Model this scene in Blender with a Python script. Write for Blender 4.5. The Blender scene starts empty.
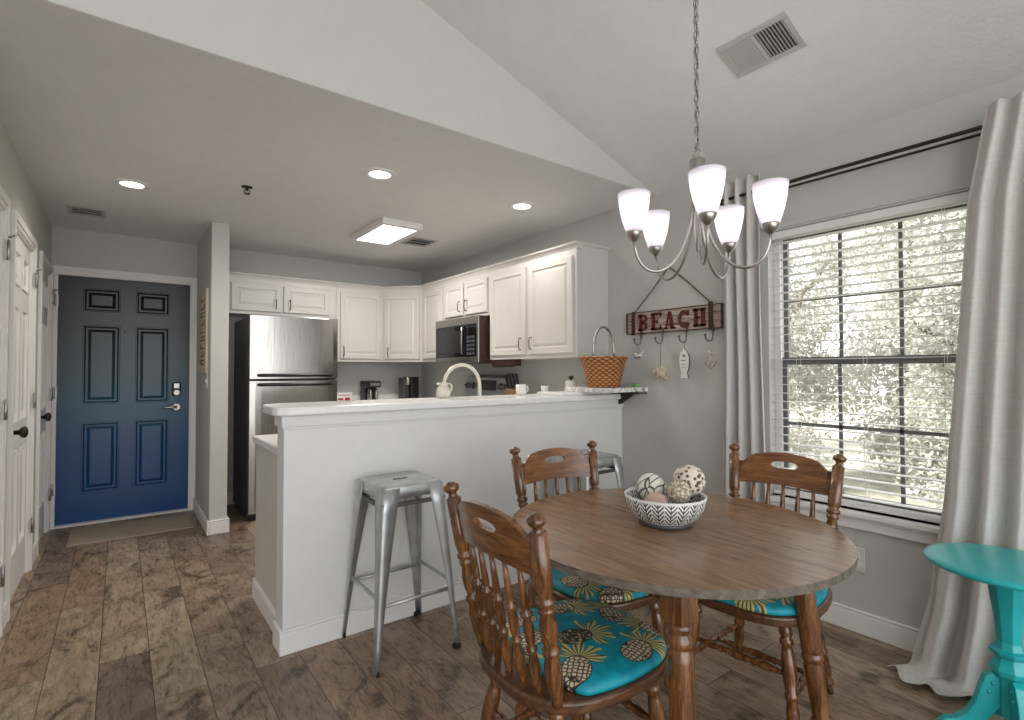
import bpy, bmesh, math, random
from mathutils import Vector, Matrix, Euler
import numpy as np
random.seed(7)
PI = math.pi
SC = bpy.context.scene
COL = SC.collection

# ------------------------------------------------------------------ camera
YAW, PITCH, ROLL, CH = 0.6454, 0.0205, -0.0019, 1.2655
F_ = Vector((math.sin(YAW)*math.cos(PITCH), math.cos(YAW)*math.cos(PITCH), math.sin(PITCH)))
R_ = Vector((math.cos(YAW), -math.sin(YAW), 0)); U_ = R_.cross(F_)
R2 = R_*math.cos(ROLL)+U_*math.sin(ROLL); U2 = -R_*math.sin(ROLL)+U_*math.cos(ROLL)
cd = bpy.data.cameras.new('camera'); cam = bpy.data.objects.new('camera', cd); COL.objects.link(cam)
cam.matrix_world = Matrix(((R2.x, U2.x, -F_.x, 0), (R2.y, U2.y, -F_.y, 0), (R2.z, U2.z, -F_.z, CH), (0, 0, 0, 1)))
cd.sensor_width = 36; cd.lens = 519.85/1024*36; cd.clip_start = 0.02; cd.clip_end = 200
SC.camera = cam

# ------------------------------------------------------------------ sky, sun, exposure
SC.view_settings.view_transform = 'Standard'; SC.view_settings.look = 'None'
SC.view_settings.gamma = 1; SC.view_settings.use_curve_mapping = False
SC.view_settings.exposure = 1.13
w = bpy.data.worlds.new('world'); SC.world = w; w.use_nodes = True
w.node_tree.nodes['Background'].inputs[0].default_value = (0.96, 0.975, 1.0, 1)
w.node_tree.nodes['Background'].inputs[1].default_value = 1.5
sd = bpy.data.lights.new('sun', 'SUN'); sd.energy = 6; sd.angle = 0.05; sd.color = (1, .96, .9)
so = bpy.data.objects.new('sun', sd); COL.objects.link(so)
so.rotation_euler = Vector((0.62, -0.30, -0.72)).to_track_quat('-Z', 'Y').to_euler()
def portal(loc, direction, sx, sy):
    l = bpy.data.lights.new('sky_portal', 'AREA'); l.shape = 'RECTANGLE'; l.size = sx; l.size_y = sy
    l.cycles.is_portal = True
    o = bpy.data.objects.new('sky_portal', l); COL.objects.link(o); o.location = loc
    o.rotation_euler = Vector(direction).to_track_quat('-Z', 'Z').to_euler()
portal((3.02, 0.985, 1.30), (-1, 0, 0), 0.95, 1.5)
portal((-0.3, -3.3, 1.7), (0, 1, 0), 6.4, 3.6)

# ------------------------------------------------------------------ materials
def new_mat(name):
    m = bpy.data.materials.new(name); m.use_nodes = True
    nt = m.node_tree; return m, nt, nt.nodes['Principled BSDF']
def N(nt, t, **kw):
    n = nt.nodes.new(t)
    for k, v in kw.items(): setattr(n, k, v)
    return n
def lnk(nt, a, b): nt.links.new(a, b)
def srgb(r, g, b):
    f = lambda c: (c/255/12.92) if c/255 <= .04045 else ((c/255+.055)/1.055)**2.4
    return (f(r), f(g), f(b), 1)
def mth(nt, op, a, b=None, c=None):
    n = N(nt, 'ShaderNodeMath', operation=op)
    for i, x in enumerate((a, b, c)):
        if x is None: continue
        if isinstance(x, (int, float)): n.inputs[i].default_value = x
        else: lnk(nt, x, n.inputs[i])
    return n.outputs[0]
def mixc(nt, fac, a, b, mode='MIX'):
    n = N(nt, 'ShaderNodeMix', data_type='RGBA', blend_type=mode)
    for i, x in ((0, fac), (6, a), (7, b)):
        if isinstance(x, (int, float)): n.inputs[i].default_value = x
        elif isinstance(x, tuple): n.inputs[i].default_value = x
        else: lnk(nt, x, n.inputs[i])
    return n.outputs[2]
def ramp(nt, fac, stops, interp='LINEAR'):
    n = N(nt, 'ShaderNodeValToRGB'); cr = n.color_ramp; cr.interpolation = interp
    while len(cr.elements) < len(stops): cr.elements.new(.5)
    for e, (p, c) in zip(cr.elements, stops): e.position = p; e.color = c
    lnk(nt, fac, n.inputs[0]); return n.outputs[0]
def objco(nt, scale=(1, 1, 1), loc=(0, 0, 0), rot=(0, 0, 0)):
    tc = N(nt, 'ShaderNodeTexCoord'); mp = N(nt, 'ShaderNodeMapping')
    mp.inputs['Location'].default_value = loc; mp.inputs['Rotation'].default_value = rot; mp.inputs['Scale'].default_value = scale
    lnk(nt, tc.outputs['Object'], mp.inputs[0]); return mp.outputs[0]
def noise(nt, co, scale, detail=3, rough=.5, dist=0):
    n = N(nt, 'ShaderNodeTexNoise'); n.inputs['Scale'].default_value = scale; n.inputs['Detail'].default_value = detail
    n.inputs['Roughness'].default_value = rough; n.inputs['Distortion'].default_value = dist
    lnk(nt, co, n.inputs['Vector']); return n.outputs['Fac']
def bump(nt, b, h, strength, dist=.01):
    n = N(nt, 'ShaderNodeBump'); n.inputs['Strength'].default_value = strength; n.inputs['Distance'].default_value = dist
    lnk(nt, h, n.inputs['Height']); lnk(nt, n.outputs[0], b.inputs['Normal'])
def simple(name, col, rough=.5, metal=0, nscale=0, namt=.06, bs=0, bscale=80, stretch=(1, 1, 1), spec=None, coat=0):
    m, nt, b = new_mat(name)
    b.inputs['Roughness'].default_value = rough; b.inputs['Metallic'].default_value = metal
    if spec is not None: b.inputs['Specular IOR Level'].default_value = spec
    if coat: b.inputs['Coat Weight'].default_value = coat; b.inputs['Coat Roughness'].default_value = .12
    co = objco(nt, stretch)
    f = noise(nt, co, nscale or 12, 4)
    d = tuple(max(0, c*(1-namt*2)) for c in col[:3])+(1,)
    l = tuple(min(1, c*(1+namt)) for c in col[:3])+(1,)
    lnk(nt, ramp(nt, f, [(.3, d), (.7, l)]), b.inputs['Base Color'])
    if bs: bump(nt, b, noise(nt, co, bscale, 3), bs, .004)
    return m
M = {}
M['wall'] = simple('wall_paint', srgb(196, 195, 190), .75, bs=.08, bscale=120, namt=.01)
M['pen'] = simple('peninsula_paint', srgb(222, 223, 220), .6, bs=.05, bscale=120, namt=.01)
M['ceil'] = simple('ceiling_paint', srgb(230, 229, 228), .9, bs=.35, bscale=60, namt=.012)
M['trim'] = simple('trim_paint', srgb(232, 230, 227), .5, namt=.004)
M['cab'] = simple('cabinet_paint', srgb(206, 202, 197), .4, namt=.012)
M['counter'] = simple('white_counter', srgb(238, 236, 233), .25, nscale=60, namt=.02)
M['nickel'] = simple('brushed_nickel', srgb(180, 176, 170), .3, 1, namt=.03)
M['pull'] = simple('cabinet_pull', srgb(112, 106, 98), .35, .9)
M['bronze'] = simple('dark_bronze', srgb(70, 62, 56), .4, .8)
M['black'] = simple('black_plastic', srgb(28, 27, 27), .35)
M['glassblack'] = simple('black_glass', srgb(20, 20, 22), .08)
M['darkgap'] = simple('dark_gap', srgb(22, 20, 19), .9)
M['whitecer'] = simple('white_ceramic', srgb(235, 232, 224), .2, coat=.4)
M['cream'] = simple('cream_ceramic', srgb(222, 216, 202), .25, coat=.4)
M['galv'] = simple('galvanized_steel', srgb(190, 194, 195), .36, .75, nscale=14, namt=.10)
M['rubber'] = simple('rubber', srgb(30, 30, 30), .7)
M['blind'] = simple('blind_slat', srgb(232, 232, 228), .45, namt=.01)
M['vinyl'] = simple('backlit_vinyl', srgb(104, 106, 104), .4, namt=.01)  # white vinyl, its backlit shade put into a dark base colour
M['teal'] = simple('turquoise_paint', srgb(30, 178, 182), .32, nscale=9, namt=.07, coat=.2)
M['rope'] = simple('jute_rope', srgb(98, 82, 66), .9, nscale=200, namt=.2)
M['bluegray'] = simple('fridge_side', srgb(84, 84, 84), .45, .3)
M['bark'] = simple('bark', srgb(120, 108, 96), .9, nscale=20, namt=.2, bs=.6, bscale=30)
M['ground'] = simple('outside_ground', srgb(150, 148, 132), .95, nscale=4, namt=.2)

def wood(name, c_dark, c_mid, c_light, rough=.3, axis='z', scale=1, coat=.3, ring=6):
    m, nt, b = new_mat(name)
    st = {'x': (1, 9, 9), 'y': (9, 1, 9), 'z': (9, 9, 1)}[axis]
    co = objco(nt, tuple(s*scale for s in st))
    f = noise(nt, co, ring, 6, .6, .8)
    f2 = noise(nt, co, ring*6, 3, .6)
    s = mth(nt, 'ADD', mth(nt, 'MULTIPLY', f, .75), mth(nt, 'MULTIPLY', f2, .25))
    lnk(nt, ramp(nt, s, [(.32, c_dark), (.5, c_mid), (.68, c_light)]), b.inputs['Base Color'])
    b.inputs['Roughness'].default_value = rough
    b.inputs['Coat Weight'].default_value = coat; b.inputs['Coat Roughness'].default_value = .15
    bump(nt, b, f2, .06, .003)
    return m
M['chairwood'] = wood('chair_wood', srgb(40, 21, 9), srgb(102, 63, 31), srgb(156, 106, 58), .24, 'z', 1, .7)
M['chairwood_y'] = wood('chair_wood_crest', srgb(60, 34, 16), srgb(116, 74, 38), srgb(156, 106, 60), .26, 'y', 1, .5)
M['seatwood'] = wood('seat_wood', srgb(40, 24, 14), srgb(84, 54, 32), srgb(112, 76, 46), .3, 'x')
M['legwood'] = wood('table_leg_wood', srgb(54, 29, 12), srgb(112, 70, 34), srgb(160, 108, 58), .24, 'z', 1, .6)
M['tabletop'] = wood('table_top_wood', srgb(104, 78, 58), srgb(136, 106, 80), srgb(156, 126, 98), .24, 'y', 1, .25)
M['tableedge'] = wood('table_edge_wood', srgb(74, 68, 58), srgb(104, 96, 84), srgb(130, 122, 108), .5, 'y', 1, 0)
M['signboard'] = wood('weathered_plank', srgb(96, 74, 62), srgb(164, 146, 134), srgb(196, 184, 172), .8, 'y', 1.5, 0)
M['signdark'] = simple('sign_dark_red', srgb(92, 30, 26), .7, nscale=40, namt=.2)
M['wood_refl'] = simple('dark_wood_and_reflection', srgb(58, 32, 24), .5, nscale=30, namt=.2)
M['plankbeige'] = wood('beige_plank', srgb(176, 160, 140), srgb(202, 190, 172), srgb(216, 206, 190), .7, 'z', 1, 0)
M['knifewood'] = wood('knife_block_wood', srgb(80, 56, 36), srgb(120, 88, 60), srgb(150, 116, 84), .5, 'z', 1, 0)

def steel():
    m, nt, b = new_mat('stainless_steel')
    co = objco(nt, (40, 40, .6)); f = noise(nt, co, 8, 4)
    lnk(nt, ramp(nt, f, [(.3, srgb(150, 147, 143)), (.7, srgb(178, 175, 170))]), b.inputs['Base Color'])
    b.inputs['Metallic'].default_value = 1; b.inputs['Roughness'].default_value = .2
    b.inputs['Anisotropic'].default_value = .5
    bump(nt, b, f, .03, .002); return m
M['steel'] = steel()

def floor_mat():
    m, nt, b = new_mat('floor_planks')
    co = objco(nt, (1, 1, 1), (0, .06, 0), (0, 0, PI/2))
    def brick(c1, c2, mortar):
        br = N(nt, 'ShaderNodeTexBrick'); br.offset = .37; br.offset_frequency = 2; br.squash = 1
        lnk(nt, co, br.inputs['Vector'])
        br.inputs['Color1'].default_value = c1; br.inputs['Color2'].default_value = c2; br.inputs['Mortar'].default_value = mortar
        br.inputs['Scale'].default_value = 1; br.inputs['Mortar Size'].default_value = .0018; br.inputs['Mortar Smooth'].default_value = .3
        br.inputs['Brick Width'].default_value = 1.22; br.inputs['Row Height'].default_value = .178; br.inputs['Bias'].default_value = 0
        return br
    br = brick((0, 0, 0, 1), (1, 1, 1, 1), (.5, .5, .5, 1))
    tone = ramp(nt, br.outputs['Color'], [(0, srgb(138, 118, 100)), (.35, srgb(170, 149, 128)), (.65, srgb(160, 132, 106)), (1, srgb(186, 167, 144))])
    # per plank offset for the grain
    off = N(nt, 'ShaderNodeVectorMath', operation='MULTIPLY_ADD')
    lnk(nt, br.outputs['Color'], off.inputs[0]); off.inputs[1].default_value = (31, 17, 5)
    tc = N(nt, 'ShaderNodeTexCoord'); lnk(nt, tc.outputs['Object'], off.inputs[2])
    mp = N(nt, 'ShaderNodeMapping'); mp.inputs['Scale'].default_value = (7, 1.2, 1); lnk(nt, off.outputs[0], mp.inputs[0])
    grain = noise(nt, mp.outputs[0], 9, 8, .68, 1.0)
    mp2 = N(nt, 'ShaderNodeMapping'); mp2.inputs['Scale'].default_value = (2.6, 1.5, 1); lnk(nt, off.outputs[0], mp2.inputs[0])
    blot = noise(nt, mp2.outputs[0], 2.8, 7, .72, 1.2)
    g = ramp(nt, grain, [(.33, (.26, .24, .22, 1)), (.47, (.86, .92, .92, 1)), (.75, (1.2, 1.2, 1.2, 1))])
    c = mixc(nt, .8, tone, g, 'MULTIPLY')
    bl = ramp(nt, blot, [(.35, (.16, .14, .13, 1)), (.465, (.72, .68, .65, 1)), (.62, (1.0, 1.0, 1.0, 1)), (.78, (1.22, 1.2, 1.16, 1))])
    c = mixc(nt, .9, c, bl, 'MULTIPLY')
    c = mixc(nt, br.outputs['Fac'], c, srgb(56, 48, 42))
    lnk(nt, c, b.inputs['Base Color'])
    rr = ramp(nt, grain, [(.3, (.5, .5, .5, 1)), (.7, (.34, .34, .34, 1))]); lnk(nt, rr, b.inputs['Roughness'])
    h = mth(nt, 'SUBTRACT', grain, mth(nt, 'MULTIPLY', br.outputs['Fac'], 1.5))
    bump(nt, b, h, .25, .004); return m
M['floor'] = floor_mat()

def door_mat_():
    m, nt, b = new_mat('door_gradient')
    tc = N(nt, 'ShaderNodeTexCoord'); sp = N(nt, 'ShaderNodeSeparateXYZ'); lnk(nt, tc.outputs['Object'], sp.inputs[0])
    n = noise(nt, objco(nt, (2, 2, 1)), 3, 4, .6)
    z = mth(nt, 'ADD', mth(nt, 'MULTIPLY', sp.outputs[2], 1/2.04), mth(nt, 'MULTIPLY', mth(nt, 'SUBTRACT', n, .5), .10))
    lnk(nt, ramp(nt, z, [(0, srgb(10, 70, 130)), (.3, srgb(18, 74, 124)), (.5, srgb(38, 86, 108)), (.66, srgb(52, 66, 69)), (.8, srgb(34, 37, 38)), (1, srgb(15, 16, 16))]), b.inputs['Base Color'])  # blue at the bottom, grading to near black at the top
    b.inputs['Roughness'].default_value = .32; return m
M['bluedoor'] = door_mat_()

def linen(name, base):
    m, nt, b = new_mat(name)
    a = noise(nt, objco(nt, (300, 300, 8)), 1, 2); c = noise(nt, objco(nt, (12, 12, 300)), 1, 2)
    s = mth(nt, 'MULTIPLY', mth(nt, 'ADD', a, c), .5)
    d = tuple(x*.82 for x in base[:3])+(1,)
    lnk(nt, ramp(nt, s, [(.35, d), (.65, base)]), b.inputs['Base Color'])
    b.inputs['Roughness'].default_value = .95; bump(nt, b, s, .3, .002)
    return m
M['linen'] = linen('linen_curtain', srgb(214, 211, 206))
M['matfab'] = linen('door_mat_fabric', srgb(168, 154, 138))
def sheer():
    m, nt, b = new_mat('curtain_light'); b.inputs['Base Color'].default_value = srgb(226, 224, 220); b.inputs['Roughness'].default_value = .9
    tr = N(nt, 'ShaderNodeBsdfTranslucent'); tr.inputs[0].default_value = srgb(236, 234, 230)
    mx = N(nt, 'ShaderNodeMixShader'); mx.inputs[0].default_value = .3
    s = noise(nt, objco(nt, (200, 200, 6)), 1, 2); bump(nt, b, s, .2, .002)
    lnk(nt, b.outputs[0], mx.inputs[1]); lnk(nt, tr.outputs[0], mx.inputs[2]); lnk(nt, mx.outputs[0], nt.nodes['Material Output'].inputs[0]); return m
M['linen_l'] = sheer()

def emit(name, col, strength):
    m, nt, b = new_mat(name); b.inputs['Base Color'].default_value = (.9, .9, .9, 1)
    b.inputs['Emission Color'].default_value = col; b.inputs['Emission Strength'].default_value = strength; return m
M['lamp'] = emit('lamp_lens', (1, .93, .82, 1), 3)
M['bulb'] = emit('bulb', (1, .95, .95, 1), 6)
def shade_mat():
    m, nt, b = new_mat('frosted_glass_shade')
    b.inputs['Base Color'].default_value = (.80, .79, .83, 1); b.inputs['Roughness'].default_value = .25
    tr = N(nt, 'ShaderNodeBsdfTranslucent'); tr.inputs[0].default_value = (.86, .84, .88, 1)
    mx = N(nt, 'ShaderNodeMixShader'); mx.inputs[0].default_value = .6
    lnk(nt, b.outputs[0], mx.inputs[1]); lnk(nt, tr.outputs[0], mx.inputs[2]); lnk(nt, mx.outputs[0], nt.nodes['Material Output'].inputs[0]); return m
M['shade'] = shade_mat()
def glass():
    m, nt, b = new_mat('pane_glass')
    t = N(nt, 'ShaderNodeBsdfTransparent'); g = N(nt, 'ShaderNodeBsdfGlossy'); g.inputs['Roughness'].default_value = .02
    mx = N(nt, 'ShaderNodeMixShader'); mx.inputs[0].default_value = .05
    nt.nodes.remove(b); lnk(nt, t.outputs[0], mx.inputs[1]); lnk(nt, g.outputs[0], mx.inputs[2]); lnk(nt, mx.outputs[0], nt.nodes['Material Output'].inputs[0]); return m
M['glass'] = glass()
def leaf():
    m, nt, b = new_mat('leaves')
    f = noise(nt, objco(nt), 3, 3)
    lnk(nt, ramp(nt, f, [(.3, srgb(132, 131, 124)), (.55, srgb(180, 179, 170)), (.75, srgb(214, 212, 205))]), b.inputs['Base Color'])
    b.inputs['Roughness'].default_value = .6
    tr = N(nt, 'ShaderNodeBsdfTranslucent'); tr.inputs[0].default_value = srgb(196, 197, 186)
    mx = N(nt, 'ShaderNodeMixShader'); mx.inputs[0].default_value = .4
    lnk(nt, b.outputs[0], mx.inputs[1]); lnk(nt, tr.outputs[0], mx.inputs[2]); lnk(nt, mx.outputs[0], nt.nodes['Material Output'].inputs[0]); return m
M['leaf'] = leaf()

def pineapple_mat():
    m, nt, b = new_mat('pineapple_fabric')
    tc = N(nt, 'ShaderNodeTexCoord')
    # group : one pineapple centred on its body, crown towards +x
    g = bpy.data.node_groups.new('pineapple', 'ShaderNodeTree')
    g.interface.new_socket('Vector', in_out='INPUT', socket_type='NodeSocketVector')
    g.interface.new_socket('Color', in_out='INPUT', socket_type='NodeSocketColor')
    g.interface.new_socket('Color', in_out='OUTPUT', socket_type='NodeSocketColor')
    gi = N(g, 'NodeGroupInput'); go = N(g, 'NodeGroupOutput')
    sp = N(g, 'ShaderNodeSeparateXYZ'); lnk(g, gi.outputs[0], sp.inputs[0])
    x, y = sp.outputs[0], sp.outputs[1]
    # crown leaves: star around (0.036,0)
    xx = mth(g, 'SUBTRACT', x, .034)
    th = mth(g, 'ARCTAN2', y, xx); r = mth(g, 'SQRT', mth(g, 'ADD', mth(g, 'MULTIPLY', xx, xx), mth(g, 'MULTIPLY', y, y)))
    spike = mth(g, 'ABSOLUTE', mth(g, 'SINE', mth(g, 'ADD', mth(g, 'MULTIPLY', th, 4.5), mth(g, 'MULTIPLY', r, 22))))
    sp2 = mth(g, 'ABSOLUTE', mth(g, 'SINE', mth(g, 'ADD', mth(g, 'MULTIPLY', th, 8), mth(g, 'MULTIPLY', r, -30))))
    rad = mth(g, 'ADD', .022, mth(g, 'MULTIPLY', mth(g, 'ADD', mth(g, 'MULTIPLY', spike, .6), mth(g, 'MULTIPLY', sp2, .4)), .042))
    inr = mth(g, 'LESS_THAN', r, rad); fw = mth(g, 'GREATER_THAN', mth(g, 'COSINE', th), -.15)
    cm = mth(g, 'MULTIPLY', inr, fw)
    lines = mth(g, 'ABSOLUTE', mth(g, 'SINE', mth(g, 'MULTIPLY', th, 11)))
    ccol = ramp(g, lines, [(.1, srgb(30, 34, 22)), (.45, srgb(118, 122, 70)), (.85, srgb(196, 190, 134))])
    c1 = mixc(g, cm, gi.outputs[1], ccol)
    # body
    e = mth(g, 'SQRT', mth(g, 'ADD', mth(g, 'POWER', mth(g, 'DIVIDE', x, .043), 2), mth(g, 'POWER', mth(g, 'DIVIDE', y, .031), 2)))
    bm_ = mth(g, 'LESS_THAN', e, 1)
    vo = N(g, 'ShaderNodeTexVoronoi', feature='DISTANCE_TO_EDGE'); vo.inputs['Scale'].default_value = 100; vo.inputs['Randomness'].default_value = .45
    lnk(g, gi.outputs[0], vo.inputs['Vector'])
    bcol = ramp(g, vo.outputs['Distance'], [(.06, srgb(34, 26, 20)), (.14, srgb(176, 160, 128)), (.3, srgb(224, 212, 188))])
    rim = mth(g, 'GREATER_THAN', e, .93); bcol = mixc(g, rim, bcol, srgb(40, 34, 26))
    c2 = mixc(g, bm_, c1, bcol); lnk(g, c2, go.inputs[0])
    f = noise(nt, tc.outputs['Object'], 30, 3)
    cur = ramp(nt, f, [(.3, srgb(4, 128, 148)), (.7, srgb(16, 158, 176))])
    for (px, py, a) in ((.0, -.02, -12), (.20, .02, 60), (-.07, .16, 160), (.08, .15, -20), (.10, -.17, 15), (-.10, -.14, 40), (.25, -.12, 110), (-.12, .05, 200)):
        mp = N(nt, 'ShaderNodeMapping', vector_type='TEXTURE'); mp.inputs['Scale'].default_value = (1.35, 1.35, 1.35)
        mp.inputs['Location'].default_value = (px, py, 0); mp.inputs['Rotation'].default_value = (0, 0, math.radians(a))
        lnk(nt, tc.outputs['Object'], mp.inputs[0])
        gg = N(nt, 'ShaderNodeGroup'); gg.node_tree = g; lnk(nt, mp.outputs[0], gg.inputs[0]); lnk(nt, cur, gg.inputs[1]); cur = gg.outputs[0]
    lnk(nt, cur, b.inputs['Base Color']); b.inputs['Roughness'].default_value = .55
    bump(nt, b, noise(nt, tc.outputs['Object'], 500, 2), .1, .001)
    return m
M['pine'] = pineapple_mat()

def bowl_mat():
    m, nt, b = new_mat('chevron_glaze')
    tc = N(nt, 'ShaderNodeTexCoord'); sp = N(nt, 'ShaderNodeSeparateXYZ'); lnk(nt, tc.outputs['Object'], sp.inputs[0])
    th = mth(nt, 'ARCTAN2', sp.outputs[1], sp.outputs[0])
    u = mth(nt, 'FRACT', mth(nt, 'ADD', mth(nt, 'MULTIPLY', th, 20/(2*PI)), 20))
    v = mth(nt, 'ABSOLUTE', mth(nt, 'SUBTRACT', u, .5))
    s = mth(nt, 'FRACT', mth(nt, 'ADD', mth(nt, 'MULTIPLY', sp.outputs[2], 66), mth(nt, 'MULTIPLY', v, -3.2)))
    st = mth(nt, 'LESS_THAN', s, .46); st = mth(nt, 'MULTIPLY', st, mth(nt, 'LESS_THAN', v, .47))
    ctr = mth(nt, 'LESS_THAN', v, .035); st = mth(nt, 'MAXIMUM', st, ctr)
    zz = mth(nt, 'MULTIPLY', mth(nt, 'GREATER_THAN', sp.outputs[2], .018), mth(nt, 'LESS_THAN', sp.outputs[2], .091))
    st = mth(nt, 'MULTIPLY', st, zz)
    lnk(nt, mixc(nt, st, srgb(226, 226, 222), srgb(34, 36, 42)), b.inputs['Base Color'])
    b.inputs['Roughness'].default_value = .3; return m
M['bowl'] = bowl_mat()
def ball_mat(name, scale, lo, hi, e0, e1, stretch=(1, 1, 1), rough=.6, inv=False):
    m, nt, b = new_mat(name)
    vo = N(nt, 'ShaderNodeTexVoronoi', feature='F1' if inv else 'DISTANCE_TO_EDGE'); vo.inputs['Scale'].default_value = scale
    lnk(nt, objco(nt, stretch), vo.inputs['Vector'])
    lnk(nt, ramp(nt, vo.outputs['Distance'], [(e0, lo), (e1, hi)]), b.inputs['Base Color'])
    b.inputs['Roughness'].default_value = rough; bump(nt, b, vo.outputs['Distance'], .5, .004); return m
M['ballA'] = ball_mat('white_lined_ball', 17, srgb(70, 60, 54), srgb(228, 222, 212), .02, .09, (1, 2.2, 1))
M['ballB'] = ball_mat('pierced_ball', 60, srgb(92, 70, 50), srgb(222, 212, 196), .34, .46, inv=True)
M['ballC'] = ball_mat('seed_ball', 95, srgb(222, 216, 196), srgb(146, 136, 112), .2, .6, inv=True)

M['ballD'] = simple('tan_ball', srgb(196, 172, 154), .6, nscale=40, namt=.1)
def weave():
    m, nt, b = new_mat('basket_weave')
    tc = N(nt, 'ShaderNodeTexCoord'); sp = N(nt, 'ShaderNodeSeparateXYZ'); lnk(nt, tc.outputs['Object'], sp.inputs[0])
    th = mth(nt, 'ARCTAN2', mth(nt, 'DIVIDE', sp.outputs[1], .72), sp.outputs[0])
    row = mth(nt, 'MULTIPLY', sp.outputs[2], 13/.195)
    par = mth(nt, 'MULTIPLY', mth(nt, 'FLOOR', row), PI)
    wv = mth(nt, 'COSINE', mth(nt, 'ADD', mth(nt, 'MULTIPLY', th, 18), par))
    fr_ = mth(nt, 'ABSOLUTE', mth(nt, 'SUBTRACT', mth(nt, 'FRACT', row), .5))
    h = mth(nt, 'SUBTRACT', mth(nt, 'ADD', mth(nt, 'MULTIPLY', wv, .35), .6), mth(nt, 'MULTIPLY', mth(nt, 'POWER', mth(nt, 'MULTIPLY', fr_, 2), 4), .5))
    h2 = mth(nt, 'ADD', h, mth(nt, 'MULTIPLY', mth(nt, 'SUBTRACT', noise(nt, tc.outputs['Object'], 25, 3), .5), .5))
    lnk(nt, ramp(nt, h2, [(.05, srgb(66, 36, 18)), (.35, srgb(140, 86, 44)), (.8, srgb(200, 140, 84))]), b.inputs['Base Color'])
    b.inputs['Roughness'].default_value = .6; bump(nt, b, h, .9, .006)
    return m
M['weave'] = weave()
def marble():
    m, nt, b = new_mat('marble_board')
    f = noise(nt, objco(nt, (1, 1, 1)), 5, 6, .6, 2.5)
    lnk(nt, ramp(nt, mth(nt, 'ABSOLUTE', mth(nt, 'SUBTRACT', f, .5)), [(0, srgb(176, 176, 175)), (.025, srgb(212, 211, 209)), (.07, srgb(232, 230, 227))]), b.inputs['Base Color'])
    b.inputs['Roughness'].default_value = .25; return m
M['marble'] = marble()
M['red'] = simple('red_print', srgb(170, 40, 40), .5)
M['green'] = simple('green_plastic', srgb(110, 190, 70), .4)
M['shell'] = simple('shell', srgb(206, 190, 168), .6, nscale=60, namt=.2)
M['fishwhite'] = simple('fish_white', srgb(226, 224, 220), .6)
M['grayink'] = simple('gray_ink', srgb(70, 72, 78), .7)
M['vent'] = simple('vent_metal', srgb(190, 188, 184), .5, namt=.01)
M['ventdark'] = simple('vent_dark', srgb(40, 38, 36), .9)
M['sidecab'] = simple('cabinet_side', srgb(200, 198, 194), .5, namt=.01)
M['switch'] = simple('switch_plate', srgb(225, 222, 216), .4)
M['display'] = simple('display_dark', srgb(36, 34, 34), .2)

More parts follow.
